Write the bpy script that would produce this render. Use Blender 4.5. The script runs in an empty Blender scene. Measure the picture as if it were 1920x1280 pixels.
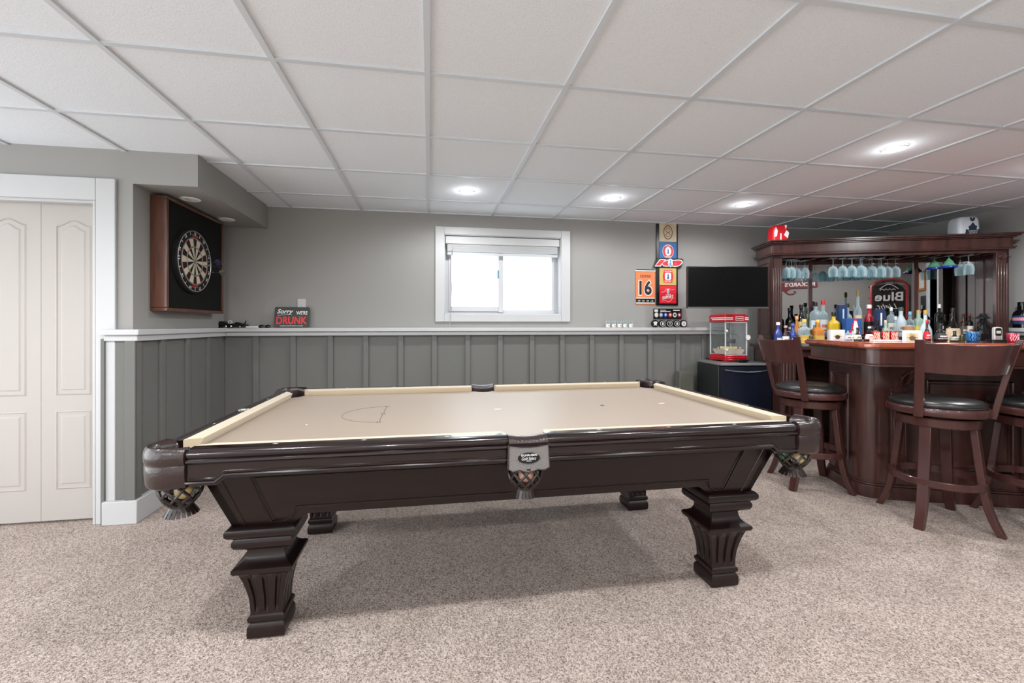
import bpy, math, random
from mathutils import Matrix, Vector
random.seed(7)
PI = math.pi
sc = bpy.context.scene
COL = sc.collection

# ---------------------------------------------------------------- camera, sky, big light, exposure
F_PX, CX, CY, YAW, CAM_H = 791.0, 934.2, 608.6, 0.1614, 1.2
cam_d = bpy.data.cameras.new('camera'); cam = bpy.data.objects.new('camera', cam_d); COL.objects.link(cam)
cam.location = (0, 0, CAM_H); cam.rotation_euler = (PI/2, 0, -YAW)
cam_d.sensor_width = 36; cam_d.lens = F_PX/1920*36
cam_d.shift_x = (960-CX)/1920; cam_d.shift_y = -(640-CY)/1920
cam_d.clip_start = 0.02; cam_d.clip_end = 200
sc.camera = cam
w = bpy.data.worlds.new('sky'); sc.world = w; w.use_nodes = True
bgn = w.node_tree.nodes['Background']; bgn.inputs[0].default_value = (0.93, 0.97, 1.0, 1); bgn.inputs[1].default_value = 4.0
sc.view_settings.view_transform = 'Standard'; sc.view_settings.look = 'None'
sc.view_settings.exposure = 0.12; sc.view_settings.gamma = 1.0; sc.view_settings.use_curve_mapping = False
sc.cycles.use_denoising = True
sc.cycles.max_bounces = 10; sc.cycles.diffuse_bounces = 5; sc.cycles.transparent_max_bounces = 24
sc.cycles.transmission_bounces = 8; sc.cycles.caustics_reflective = False; sc.cycles.caustics_refractive = False
sc.cycles.sample_clamp_indirect = 6.0
DOWNLIGHT_W = 62.0
CEIL = 2.256
# daylight falling in through the small back window
_al = bpy.data.lights.new('window_daylight', 'AREA'); _al.shape = 'RECTANGLE'; _al.size = 1.5; _al.size_y = 1.0; _al.energy = 10; _al.color = (.80, .91, 1)
_ao = bpy.data.objects.new('window_daylight', _al); COL.objects.link(_ao); _ao.location = (.72, 4.75, 1.95); _ao.rotation_euler = (math.radians(-82), 0, 0)

# ---------------------------------------------------------------- survey helpers: real positions of things on known planes
_c, _s = math.cos(YAW), math.sin(YAW)
def ray(px, py):
    x = (px-CX)/F_PX; z = -(py-CY)/F_PX
    return Vector((x*_c+_s, -x*_s+_c, z))
def atY(px, py, Y): r = ray(px, py); t = Y/r.y; return Vector((r.x*t, Y, CAM_H+r.z*t))
def atX(px, py, X): r = ray(px, py); t = X/r.x; return Vector((X, r.y*t, CAM_H+r.z*t))
def atZ(px, py, Z): r = ray(px, py); t = (Z-CAM_H)/r.z; return Vector((r.x*t, r.y*t, Z))

# ---------------------------------------------------------------- materials
MATS = {}
def srgb(c):
    if isinstance(c, (int, float)): c = (c, c, c)
    return tuple(((v/255)/12.92 if v/255 <= .04045 else ((v/255+.055)/1.055)**2.4) for v in c)
def mat(name, col, rough=.5, metal=0, spec=.5, coat=0, trans=0, alpha=1, emit=None, estr=0, noise=0, nscale=20, bump=0, bscale=60, sheen=0, ior=1.45, stretch=None, col2=None):
    if name in MATS: return MATS[name]
    m = bpy.data.materials.new(name); m.use_nodes = True; nt = m.node_tree; b = nt.nodes['Principled BSDF']
    c = srgb(col); b.inputs['Base Color'].default_value = (*c, 1)
    b.inputs['Roughness'].default_value = rough; b.inputs['Metallic'].default_value = metal
    b.inputs['Specular IOR Level'].default_value = spec; b.inputs['Coat Weight'].default_value = coat
    b.inputs['Coat Roughness'].default_value = .08
    b.inputs['Transmission Weight'].default_value = trans; b.inputs['IOR'].default_value = ior
    b.inputs['Alpha'].default_value = alpha; b.inputs['Sheen Weight'].default_value = sheen
    if emit is not None:
        b.inputs['Emission Color'].default_value = (*srgb(emit), 1); b.inputs['Emission Strength'].default_value = estr
    tc = None
    if noise or bump:
        tc = nt.nodes.new('ShaderNodeTexCoord'); mp = nt.nodes.new('ShaderNodeMapping'); nt.links.new(tc.outputs['Object'], mp.inputs[0])
        if stretch: mp.inputs['Scale'].default_value = stretch
    if noise:
        n = nt.nodes.new('ShaderNodeTexNoise'); n.inputs['Scale'].default_value = nscale; n.inputs['Detail'].default_value = 4
        nt.links.new(mp.outputs[0], n.inputs['Vector'])
        r = nt.nodes.new('ShaderNodeValToRGB'); nt.links.new(n.outputs['Fac'], r.inputs[0])
        d = srgb(col2) if col2 else tuple(v*(1-noise) for v in c)
        r.color_ramp.elements[0].position = .3; r.color_ramp.elements[1].position = .7
        r.color_ramp.elements[0].color = (*d, 1); r.color_ramp.elements[1].color = (*[min(1, v*(1+noise*.5)) for v in c], 1)
        nt.links.new(r.outputs[0], b.inputs['Base Color'])
    if bump:
        n2 = nt.nodes.new('ShaderNodeTexNoise'); n2.inputs['Scale'].default_value = bscale; n2.inputs['Detail'].default_value = 3
        nt.links.new(mp.outputs[0], n2.inputs['Vector'])
        bp = nt.nodes.new('ShaderNodeBump'); bp.inputs['Strength'].default_value = bump; bp.inputs['Distance'].default_value = .01
        nt.links.new(n2.outputs['Fac'], bp.inputs['Height']); nt.links.new(bp.outputs[0], b.inputs['Normal'])
    MATS[name] = m; return m
def glass_mat(name, col, alpha=.25, rough=.02, edge=1.0):
    """thin-walled glass: mostly clear with a tinted body and mirror-like sheen"""
    if name in MATS: return MATS[name]
    m = bpy.data.materials.new(name); m.use_nodes = True; nt = m.node_tree
    for n in list(nt.nodes): nt.nodes.remove(n)
    out = nt.nodes.new('ShaderNodeOutputMaterial'); tr = nt.nodes.new('ShaderNodeBsdfTransparent'); pb = nt.nodes.new('ShaderNodeBsdfPrincipled')
    tr.inputs[0].default_value = (*[min(1, .55+.45*v) for v in srgb(col)], 1)
    pb.inputs['Base Color'].default_value = (*srgb(col), 1); pb.inputs['Roughness'].default_value = rough; pb.inputs['Specular IOR Level'].default_value = .8
    mx = nt.nodes.new('ShaderNodeMixShader'); lw = nt.nodes.new('ShaderNodeLayerWeight'); lw.inputs[0].default_value = .35
    ma = nt.nodes.new('ShaderNodeMath'); ma.operation = 'MULTIPLY_ADD'; ma.inputs[1].default_value = (1-alpha)*edge; ma.inputs[2].default_value = alpha; ma.use_clamp = True
    nt.links.new(lw.outputs['Facing'], ma.inputs[0]); nt.links.new(ma.outputs[0], mx.inputs[0])
    nt.links.new(tr.outputs[0], mx.inputs[1]); nt.links.new(pb.outputs[0], mx.inputs[2]); nt.links.new(mx.outputs[0], out.inputs[0])
    MATS[name] = m; return m

WALL = mat('wall_paint', (149, 148, 145), .75, spec=.3, bump=.02, bscale=200)
WAIN = mat('wainscot_paint', (107, 107, 104), .6, spec=.3, noise=.03, nscale=3)
WHITE = mat('white_trim', (188, 189, 190), .4, spec=.4)
DOORM = mat('door_paint', (172, 166, 161), .45, spec=.4)
VINYL = mat('window_vinyl', (190, 191, 194), .35)
BLACK = mat('black_plastic', (14, 14, 15), .35)
MATTEBLK = mat('matte_black', (10, 10, 10), .8, spec=.2)
CHROME = mat('chrome', (215, 215, 218), .15, metal=1)
TWOOD = mat('espresso_wood', (24, 11, 11), .2, spec=.4, coat=.55, noise=.3, nscale=6, stretch=(1, 6, 6))
TWOOD2 = mat('espresso_wood_satin', (27, 15, 13), .3, spec=.4, coat=.12, noise=.25, nscale=6, stretch=(1, 6, 6))
BWOOD = mat('cherry_wood', (74, 45, 40), .28, spec=.5, coat=.4, noise=.35, nscale=3, stretch=(7, 7, .8), col2=(50, 30, 27))
BTOP = mat('bar_top_wood', (168, 88, 62), .12, spec=.6, coat=.9, noise=.35, nscale=5, stretch=(1, 5, 5))
SWOOD = mat('stool_wood', (70, 40, 37), .27, spec=.45, coat=.3, noise=.25, nscale=4, stretch=(5, 5, .8))
FELT = mat('tan_felt', (146, 129, 112), .46, spec=.55, sheen=.15, bump=.02, bscale=600)
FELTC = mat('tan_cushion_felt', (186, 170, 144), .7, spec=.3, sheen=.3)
LEATH = mat('pocket_leather', (36, 21, 20), .3, spec=.6, coat=.3, bump=.15, bscale=90)
BLEATH = mat('black_leather', (34, 33, 32), .33, spec=.6, coat=.15, bump=.03, bscale=60)

# carpet: pale beige twist pile, each tuft a slightly different tone
def carpet():
    m = bpy.data.materials.new('beige_carpet'); m.use_nodes = True; nt = m.node_tree; b = nt.nodes['Principled BSDF']
    N = nt.nodes.new; K = nt.links.new
    tc = N('ShaderNodeTexCoord')
    wp = N('ShaderNodeTexNoise'); wp.inputs['Scale'].default_value = 220; wp.inputs['Detail'].default_value = 2
    K(tc.outputs['Object'], wp.inputs['Vector'])
    ad0 = N('ShaderNodeVectorMath'); ad0.operation = 'MULTIPLY_ADD'; ad0.inputs[1].default_value = (.012, .012, .012)
    K(wp.outputs['Color'], ad0.inputs[0]); K(tc.outputs['Object'], ad0.inputs[2])
    vo = N('ShaderNodeTexVoronoi'); vo.inputs['Scale'].default_value = 240; K(ad0.outputs[0], vo.inputs['Vector'])
    n2 = N('ShaderNodeTexNoise'); n2.inputs['Scale'].default_value = 5; n2.inputs['Detail'].default_value = 4; K(tc.outputs['Object'], n2.inputs['Vector'])
    sx = N('ShaderNodeSeparateColor'); K(vo.outputs['Color'], sx.inputs[0])
    r = N('ShaderNodeValToRGB'); e = r.color_ramp.elements
    e[0].position = .0; e[0].color = (*srgb((116, 101, 93)), 1); e[1].position = .55; e[1].color = (*srgb((186, 170, 160)), 1)
    q = r.color_ramp.elements.new(1.0); q.color = (*srgb((216, 201, 192)), 1)
    K(sx.outputs[0], r.inputs[0])
    r2 = N('ShaderNodeValToRGB'); r2.color_ramp.elements[0].position = .35; r2.color_ramp.elements[0].color = (.82, .81, .80, 1); r2.color_ramp.elements[1].position = .65; r2.color_ramp.elements[1].color = (1, 1, 1, 1)
    K(n2.outputs['Fac'], r2.inputs[0])
    mx = N('ShaderNodeMix'); mx.data_type = 'RGBA'; mx.blend_type = 'MULTIPLY'; mx.inputs[0].default_value = .6
    K(r.outputs[0], mx.inputs[6]); K(r2.outputs[0], mx.inputs[7]); K(mx.outputs[2], b.inputs['Base Color'])
    bp = N('ShaderNodeBump'); bp.inputs['Strength'].default_value = .6; bp.inputs['Distance'].default_value = .006; bp.invert = True
    K(vo.outputs['Distance'], bp.inputs['Height']); K(bp.outputs[0], b.inputs['Normal'])
    b.inputs['Roughness'].default_value = .95; b.inputs['Specular IOR Level'].default_value = .05
    return m
CARPET = carpet()
def ceiling_mat():
    m = bpy.data.materials.new('ceiling_tile'); m.use_nodes = True; nt = m.node_tree; b = nt.nodes['Principled BSDF']
    tc = nt.nodes.new('ShaderNodeTexCoord'); n = nt.nodes.new('ShaderNodeTexNoise'); n.inputs['Scale'].default_value = 160; n.inputs['Detail'].default_value = 4
    nt.links.new(tc.outputs['Object'], n.inputs['Vector']); r = nt.nodes.new('ShaderNodeValToRGB')
    r.color_ramp.elements[0].position = .3; r.color_ramp.elements[0].color = (*srgb((217, 223, 229)), 1); r.color_ramp.elements[1].position = .5; r.color_ramp.elements[1].color = (*srgb((227, 232, 237)), 1)
    nt.links.new(n.outputs['Fac'], r.inputs[0]); nt.links.new(r.outputs[0], b.inputs['Base Color'])
    bp = nt.nodes.new('ShaderNodeBump'); bp.inputs['Strength'].default_value = .25; bp.inputs['Distance'].default_value = .004
    nt.links.new(n.outputs['Fac'], bp.inputs['Height']); nt.links.new(bp.outputs[0], b.inputs['Normal'])
    b.inputs['Roughness'].default_value = .9; b.inputs['Specular IOR Level'].default_value = .2
    return m
TILE = ceiling_mat()
GRID = mat('ceiling_grid', (203, 208, 213), .5)

# ---------------------------------------------------------------- mesh builder
class MB:
    def __init__(s): s.v = []; s.f = []; s.m = []
    def add(s, vs, fs, m=0, T=None):
        o = len(s.v)
        s.v += [tuple(T @ Vector(p)) if T is not None else tuple(p) for p in vs]
        s.f += [tuple(i+o for i in f) for f in fs]; s.m += [m]*len(fs); return s
    def box(s, x0, x1, y0, y1, z0, z1, m=0, T=None):
        v = [(x0,y0,z0),(x1,y0,z0),(x1,y1,z0),(x0,y1,z0),(x0,y0,z1),(x1,y0,z1),(x1,y1,z1),(x0,y1,z1)]
        return s.add(v, [(0,3,2,1),(4,5,6,7),(0,1,5,4),(1,2,6,5),(2,3,7,6),(3,0,4,7)], m, T)
    def lathe(s, prof, n=24, m=0, T=None, caps=True, sq=0, sx=1, sy=1):
        """prof = [(r, z)] revolved about z; sq>0 squares the section; sx, sy stretch it"""
        vs, fs = [], []
        for r, z in prof:
            for k in range(n):
                a = 2*PI*(k+.5)/n; c_, s_ = math.cos(a), math.sin(a)
                if sq: q = (abs(c_)**sq+abs(s_)**sq)**(-1/sq); c_ *= q; s_ *= q
                vs.append((r*c_*sx, r*s_*sy, z))
        for i in range(len(prof)-1):
            for k in range(n):
                k2 = (k+1) % n; fs.append((i*n+k, i*n+k2, (i+1)*n+k2, (i+1)*n+k))
        if caps:
            if prof[0][0] > 1e-5: fs.append(tuple(reversed(range(n))))
            if prof[-1][0] > 1e-5: fs.append(tuple(range((len(prof)-1)*n, len(prof)*n)))
        return s.add(vs, fs, m, T)
    def prism(s, pts, h0, h1, m=0, T=None, axis='z'):
        """outline pts (2-D) extruded between h0 and h1 along axis"""
        f3 = {'z': lambda p, h: (p[0], p[1], h), 'y': lambda p, h: (p[0], h, p[1]), 'x': lambda p, h: (h, p[0], p[1])}[axis]
        n = len(pts); vs = [f3(p, h0) for p in pts]+[f3(p, h1) for p in pts]
        fs = [tuple(reversed(range(n))), tuple(range(n, 2*n))]+[(i, (i+1) % n, n+(i+1) % n, n+i) for i in range(n)]
        return s.add(vs, fs, m, T)
    def tube(s, pts, r, n=8, m=0, T=None, closed=False):
        P = [Vector(p) for p in pts]; N = len(P); rings = []
        up = None
        for i in range(N):
            if closed: d = (P[(i+1) % N]-P[i-1])
            else: d = P[min(i+1, N-1)]-P[max(i-1, 0)]
            d = d.normalized() if d.length > 1e-9 else Vector((0, 0, 1))
            if up is None:
                a = Vector((0, 0, 1)) if abs(d.z) < .9 else Vector((1, 0, 0)); up = (a-d*a.dot(d)).normalized()
            else:
                up = up-d*up.dot(d); up = up.normalized() if up.length > 1e-6 else Vector((1, 0, 0))
            sd = d.cross(up); rr = r[i] if isinstance(r, (list, tuple)) else r
            rings.append([P[i]+(up*math.cos(2*PI*k/n)+sd*math.sin(2*PI*k/n))*rr for k in range(n)])
        vs = [p for q in rings for p in q]; fs = []
        for i in range(N if closed else N-1):
            j = (i+1) % N
            for k in range(n): k2 = (k+1) % n; fs.append((i*n+k, i*n+k2, j*n+k2, j*n+k))
        if not closed: fs += [tuple(reversed(range(n))), tuple(range((N-1)*n, N*n))]
        return s.add(vs, fs, m, T)
    def loft(s, secs, m=0, T=None, caps=True, closed=True):
        """list of equal-length rings of 3-D points"""
        n = len(secs[0]); vs = [p for q in secs for p in q]; fs = []
        for i in range(len(secs)-1):
            for k in range(n if closed else n-1): k2 = (k+1) % n; fs.append((i*n+k, i*n+k2, (i+1)*n+k2, (i+1)*n+k))
        if caps and closed: fs += [tuple(reversed(range(n))), tuple(range((len(secs)-1)*n, len(secs)*n))]
        return s.add(vs, fs, m, T)
    def build(s, name, mats, parent=None, bevel=0, smooth=35, loc=None, rot=None):
        me = bpy.data.meshes.new(name); me.from_pydata(s.v, [], s.f)
        if not isinstance(mats, (list, tuple)): mats = [mats]
        for q in mats: me.materials.append(q)
        me.polygons.foreach_set('material_index', s.m)
        me.validate(); me.update()
        import bmesh
        bm = bmesh.new(); bm.from_mesh(me); bmesh.ops.recalc_face_normals(bm, faces=bm.faces); bm.to_mesh(me); bm.free()
        me.polygons.foreach_set('use_smooth', [True]*len(me.polygons)); me.set_sharp_from_angle(angle=math.radians(smooth))
        o = bpy.data.objects.new(name, me); COL.objects.link(o)
        if parent is not None: o.parent = parent
        if loc is not None: o.location = loc
        if rot is not None: o.rotation_euler = rot
        if bevel:
            b = o.modifiers.new('bevel', 'BEVEL'); b.width = bevel; b.segments = 2; b.limit_method = 'ANGLE'; b.angle_limit = math.radians(40)
        return o
def rbox(x0, x1, y0, y1, r, n=5):
    pts = []
    for cx, cy, a0 in ((x1-r, y1-r, 0), (x0+r, y1-r, 90), (x0+r, y0+r, 180), (x1-r, y0+r, 270)):
        for k in range(n+1): a = math.radians(a0+90*k/n); pts.append((cx+r*math.cos(a), cy+r*math.sin(a)))
    return pts
def ell(cx, cy, rx, ry, n=28): return [(cx+rx*math.cos(2*PI*k/n), cy+ry*math.sin(2*PI*k/n)) for k in range(n)]
def tag(o, label, cat, group=None, kind=None):
    o['label'] = label; o['category'] = cat
    if group: o['group'] = group
    if kind: o['kind'] = kind
    return o
def empty(name, loc=(0, 0, 0), rz=0, label=None, cat=None, group=None):
    o = bpy.data.objects.new(name, None); o.empty_display_size = .05; COL.objects.link(o); o.location = loc; o.rotation_euler = (0, 0, rz)
    if label: tag(o, label, cat, group)
    return o
def struct(o): o['kind'] = 'structure'; return o
def copy_tree(o, parent=None):
    c = o.copy(); COL.objects.link(c); c.parent = parent
    for ch in list(CH.get(o.name, [])) or [q for q in bpy.data.objects if q.parent == o]: copy_tree(ch, c)
    return c
CH = {}
FONT = {}
def text(name, s, w, h, m, T, parent=None, depth=.0008, shear=0, bold=0, space=1.0):
    """flat lettering fitted to w x h, centred on the origin of T (x right, y up, z outward)"""
    cu = bpy.data.curves.new(name, 'FONT'); cu.body = s; cu.size = 1; cu.extrude = 0; cu.align_x = 'CENTER'; cu.align_y = 'CENTER'
    cu.shear = shear; cu.offset = bold; cu.resolution_u = 3; cu.space_character = space
    o = bpy.data.objects.new(name, cu); COL.objects.link(o)
    bpy.context.view_layer.update()
    me = bpy.data.meshes.new_from_object(o.evaluated_get(bpy.context.evaluated_depsgraph_get()))
    bpy.data.objects.remove(o)
    xs = [v.co.x for v in me.vertices]; ys = [v.co.y for v in me.vertices]
    if not xs: return None
    cx, cy = (min(xs)+max(xs))/2, (min(ys)+max(ys))/2; kx, ky = w/(max(xs)-min(xs)), h/(max(ys)-min(ys))
    for v in me.vertices: v.co = T @ Vector(((v.co.x-cx)*kx, (v.co.y-cy)*ky, depth))
    me.materials.clear(); me.materials.append(m)
    o = bpy.data.objects.new(name, me); COL.objects.link(o)
    if parent is not None: o.parent = parent
    return o
def TW(x, y, z, nx=0, ny=-1, tilt=0):
    """frame for something facing (nx, ny): local x right, y up, z outward"""
    n = Vector((nx, ny, 0)).normalized(); r = Vector((0, 0, 1)).cross(n)
    M = Matrix((r, Vector((0, 0, 1)), n)).transposed().to_4x4(); M.translation = Vector((x, y, z))
    return M @ Matrix.Rotation(tilt, 4, 'X')
def TL(x=0, y=0, z=0, rx=0, ry=0, rz=0):
    return Matrix.Translation((x, y, z)) @ Matrix.Rotation(rz, 4, 'Z') @ Matrix.Rotation(ry, 4, 'Y') @ Matrix.Rotation(rx, 4, 'X')

# ================================================================ ROOM
YB, XR, XN, YD = 4.06, 5.2, -1.79, 2.905     # back wall, right wall, dart-niche wall, door wall
XL, YF = -4.2, -2.6
struct(MB().box(XL, XR+.2, YF, YB+.25, -.1, 0).build('floor', CARPET))
cb = MB().box(XL, XR+.2, YF, YB+.25, CEIL+.008, CEIL+.06, 0)
gx0, gy0, tl = -.0096, 1.8041, .6096
for i in range(-9, 9):
    x = gx0+i*tl
    if XL < x < XR: cb.box(x-.012, x+.012, YF, YB, CEIL-.001, CEIL+.01, 1)
for j in range(-9, 4):
    y = gy0+j*tl
    if YF < y < YB: cb.box(XL, XR, y-.012, y+.012, CEIL, CEIL+.01, 1)
cb.box(-1.44, XR, YB-.02, YB, CEIL-.002, CEIL+.01, 1)
struct(cb.build('ceiling', [TILE, GRID]))

# window opening on the back wall
WX0, WX1, WZ0, WZ1 = atY(833, 500, 4.05).x, atY(1052, 500, 4.05).x, 1.303, 2.062
wb = MB()
wb.box(-2.0, WX0, YB, YB+.16, 0, CEIL+.03); wb.box(WX1, XR+.15, YB, YB+.16, 0, CEIL+.03)
wb.box(WX0, WX1, YB, YB+.16, 0, WZ0); wb.box(WX0, WX1, YB, YB+.16, WZ1, CEIL+.03)
struct(wb.build('wall_back', WALL))
# right wall with a tall narrow window that only the bar mirror shows
wr = MB(); ry0, ry1, rz0, rz1 = 1.70, 1.99, .35, 2.05
wr.box(XR, XR+.15, YF, ry0, 0, CEIL+.03); wr.box(XR, XR+.15, ry1, YB, 0, CEIL+.03)
wr.box(XR, XR+.15, ry0, ry1, 0, rz0); wr.box(XR, XR+.15, ry0, ry1, rz1, CEIL+.03)
struct(wr.build('wall_right', WALL))
struct(MB().box(3.55, XR, .85, 1.0, 0, CEIL+.03).build('wall_front', WALL))
struct(MB().box(XL, 3.55, YF-.12, YF, 0, CEIL+.03).build('wall_rear', mat('pale_fill_wall_paint', (226, 226, 224), .7)))  # unseen wall closing the room, made pale to bounce fill light forward
struct(MB().box(3.43, 3.55, YF, .85, 0, CEIL+.03).build('wall_side', WALL))
# door wall with opening, niche wall and soffit
dl = MB(); DX1, DX0, DZ = -1.975, -3.05, 1.962
dl.box(XL, DX0, YD, YD+.12, 0, CEIL+.03); dl.box(DX0, DX1, YD, YD+.12, DZ, CEIL+.03); dl.box(DX1, XN, YD, YD+.12, 0, CEIL+.03)
struct(dl.build('wall_door_side', WALL))
struct(MB().box(XN-.1, XN, YD+.12, YB, 0, CEIL+.03).build('wall_niche', WALL))
struct(MB().box(XN, -1.43, YD, YB, 2.062, CEIL+.008).build('ceiling_soffit', WALL))
# closet behind the bifold door
struct(MB().box(DX0-.3, XN-.1, 3.6, 3.65, 0, CEIL).build('wall_closet', WALL))
# door casing
cs = MB(); cw = .1
cs.box(DX1-.004, DX1+cw, YD-.018, YD, 0, DZ+cw+.02); cs.box(DX0-cw, DX1-.004, YD-.018, YD, DZ-.015, DZ+cw+.02); cs.box(DX0-cw, DX0, YD-.018, YD, 0, DZ-.015)
cs.box(DX1-.02, DX1-.004, YD-.018, YD+.12, 0, DZ-.015); cs.box(DX0, DX1-.02, YD, YD+.05, DZ-.03, DZ-.005)
struct(cs.build('trim_1', WHITE, bevel=.004))

# bifold door, arched raised panels
dr = empty('door_1', (0, 0, 0)); struct(dr)
def panel_loop(x0, x1, z0, z1, arch=0, n=14):
    p = [(x0, z0), (x1, z0), (x1, z1)]
    if arch:
        for k in range(1, n): t = k/n; p.append((x1+(x0-x1)*t, z1+arch*(.5-.5*math.cos(2*PI*t))))
    p.append((x0, z1)); return p
def door_leaf(x0, x1):
    b = MB(); y = 2.955
    b.box(x0, x1, y, y+.03, .015, 1.945)
    c = (x0+x1)/2; hw = .092
    for z0, z1, ar in ((.205, .675, 0), (.775, 1.80, .035)):
        L = panel_loop(c-hw, c+hw, z0, z1, ar)
        def ins(d): 
            cx_, cz_ = c, (z0+z1)/2
            return [(cx_+(p[0]-cx_)*(1-d/hw), cz_+(p[1]-cz_)*(1-d/((z1-z0)/2))) for p in L]
        rings = [[(p[0], yy, p[1]) for p in ins(d)] for d, yy in ((-.004, y), (.004, y-.004), (.010, y+.004), (.018, y+.004), (.034, y-.004))]
        b.loft(rings, caps=False); b.add([(p[0], y-.004, p[1]) for p in ins(.034)], [tuple(range(len(L)))])
    return b
for k in range(4):
    x1 = -2.02+.048-.342*k
    door_leaf(x1-.34, x1).build('door_leaf', DOORM, dr)
tr = MB(); tr.box(-2.9, -1.99, 2.965, 2.99, 1.955, 1.972); tr.build('door_track', CHROME, dr)

# wainscot: boards, battens, ledge cap, baseboards
def wain(name, x0, x1, y0, y1, battens, axis):
    b = MB(); b.box(x0, x1, y0, y1, 0, 1.10)
    return b
LB, LT = 1.105, 1.172        # underside and top of the ledge
b = MB(); b.box(XN+.012, 3.12, YB-.012, YB, 0, LB)
for x in [-1.518,-1.208,-.89,-.579,-.265,.045,.36,.677,.992,1.301,1.61,1.925,2.239,2.551,2.85]: b.box(x-.023, x+.023, YB-.034, YB-.012, .1, LB-.001)
struct(b.build('trim_2', WAIN, bevel=.002))
b = MB(); b.box(XN, XN+.012, YD, YB-.012, 0, LB)
for y in (3.15, 3.45, 3.75): b.box(XN+.012, XN+.03, y-.023, y+.023, .1, LB-.001)
b.box(XN+.012, XN+.03, YD-.02, YD+.03, .1, LB-.001)
struct(b.build('trim_3', WAIN, bevel=.002))
b = MB(); b.box(-1.93, XN+.012, YD-.014, YD, 0, LB); b.box(XN-.025, XN+.03, YD-.032, YD-.014, .1, LB-.001); b.box(-1.945, -1.925, YD-.03, YD, 0, LB+.01)
struct(b.build('trim_4', WAIN, bevel=.002))
# ledge (two-step white cap) running round the room
lp = [(-1.93, YD-.06), (XN+.065, YD-.06), (XN+.065, YB-.09), (3.14, YB-.09), (3.14, YB), (XN, YB), (XN, YD), (-1.93, YD)]
lq = [(-1.925, YD-.035), (XN+.045, YD-.035), (XN+.045, YB-.06), (3.13, YB-.06), (3.13, YB), (XN, YB), (XN, YD), (-1.925, YD)]
b = MB(); b.prism(lp, LT-.034, LT); b.prism(lq, LB-.004, LT-.034)
struct(b.build('trim_5', WHITE, bevel=.004))
b = MB(); b.box(XR-.1, XR, 2.3, 3.2, LT-.034, LT); b.box(XR-.07, XR, 2.3, 3.2, LB, LT-.034); b.box(XR-.012, XR, 2.3, 3.2, 0, LB, 1)
struct(b.build('trim_6', [WHITE, WAIN], bevel=.003))
def base(name, pts, side):
    b = MB(); b.prism(pts, 0, .14); return struct(b.build('baseboard_'+side, WHITE, bevel=.004))
base('b', [(XN+.03, YB-.045), (3.1, YB-.045), (3.1, YB-.012), (XN+.012, YB-.012)], 'back')
base('b', [(-1.93, YD-.045), (XN+.048, YD-.045), (XN+.048, YB-.045), (XN+.012, YB-.045), (XN+.012, YD-.014), (-1.93, YD-.014)], 'left')

# ---------------------------------------------------------------- back window
wn = empty('window_1', (0, 0, 0)); struct(wn)
x0, x1 = .053, 1.387
b = MB(); b.box(x0, WX0, YB-.02, YB, 1.229, 2.134); b.box(WX1, x1, YB-.02, YB, 1.229, 2.134); b.box(WX0, WX1, YB-.02, YB, 1.229, WZ0); b.box(WX0, WX1, YB-.02, YB, WZ1, 2.134)
b.build('window_casing', WHITE, wn, bevel=.003)
b = MB(); jd = .15
b.box(WX0, WX0+.006, YB-.01, YB+jd, WZ0, WZ1); b.box(WX1-.006, WX1, YB-.01, YB+jd, WZ0, WZ1); b.box(WX0, WX1, YB-.01, YB+jd, WZ0, WZ0+.006); b.box(WX0, WX1, YB-.01, YB+jd, WZ1-.006, WZ1)
b.build('window_jamb', WHITE, wn)
b = MB(); y = YB+.10; fw = .045
b.box(WX0+.006, WX1-.006, y, y+.05, WZ0+.006, WZ0+fw); b.box(WX0+.006, WX0+fw+.012, y, y+.05, WZ0+fw, WZ1-.006); b.box(WX1-fw-.02, WX1-.006, y, y+.05, WZ0+fw, WZ1-.006); b.box(WX0+.03, WX1-.03, y, y+.05, WZ1-fw, WZ1-.006)
b.build('window_frame', VINYL, wn, bevel=.002)
xm0, xm1 = atY(934, 500, y).x, atY(942, 500, y).x
b = MB(); b.box(xm0, xm1+.006, y-.02, y+.04, WZ0+.02, WZ1-.03); b.box(WX0+.06, xm0, y-.015, y+.03, WZ0+.03, WZ0+.075); b.box(WX0+.045, WX0+.075, y-.015, y+.03, WZ0+.03, WZ1-.03)
b.build('window_sash', VINYL, wn, bevel=.002)
b = MB(); b.box(xm0-.012, xm0, y-.03, y-.005, 1.66, 1.74); b.build('window_latch', mat('latch_blue', (60, 130, 170), .4), wn)
GL = glass_mat('clear_pane', (235, 245, 250), .04, edge=.3)
MB().box(WX0+.075, xm0, y+.01, y+.014, WZ0+.07, WZ1-.04).build('window_pane', GL, wn)
MB().box(xm1, WX1-.05, y+.03, y+.034, WZ0+.04, WZ1-.04).build('window_pane', GL, wn)
# blind pulled up
bl = empty('window_blind', (0, 0, 0), 0, 'white slatted blind pulled up to the top of the small window', 'blind')
b = MB(); b.box(WX0+.012, WX1-.012, YB+.0, YB+.06, WZ1-.085, WZ1-.012); b.build('valance', WHITE, bl, bevel=.004)
b = MB()
for k in range(9): b.box(WX0+.03, WX1-.03, YB+.012, YB+.062, WZ1-.094-.008*k, WZ1-.088-.008*k)
b.box(WX0+.03, WX1-.03, YB+.012, YB+.062, WZ1-.188, WZ1-.166)
b.build('slat_stack', mat('blind_slat', (188, 189, 190), .5), bl)
pts = [atY(849, 462, YB-.03), atY(848, 520, YB-.03), atY(845, 585, YB-.03), atY(843, 616, YB-.03)]
MB().tube(pts, .003, 6).build('wand', mat('wand_grey', (170, 170, 170), .5), bl)
# far reach of ground seen through the glass
SNOW = mat('outdoor_ground', (225, 230, 234), .9)
struct(MB().box(-14, 16, YB+.6, 30, 1.05, 1.25).build('ground_outside', SNOW))

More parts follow.
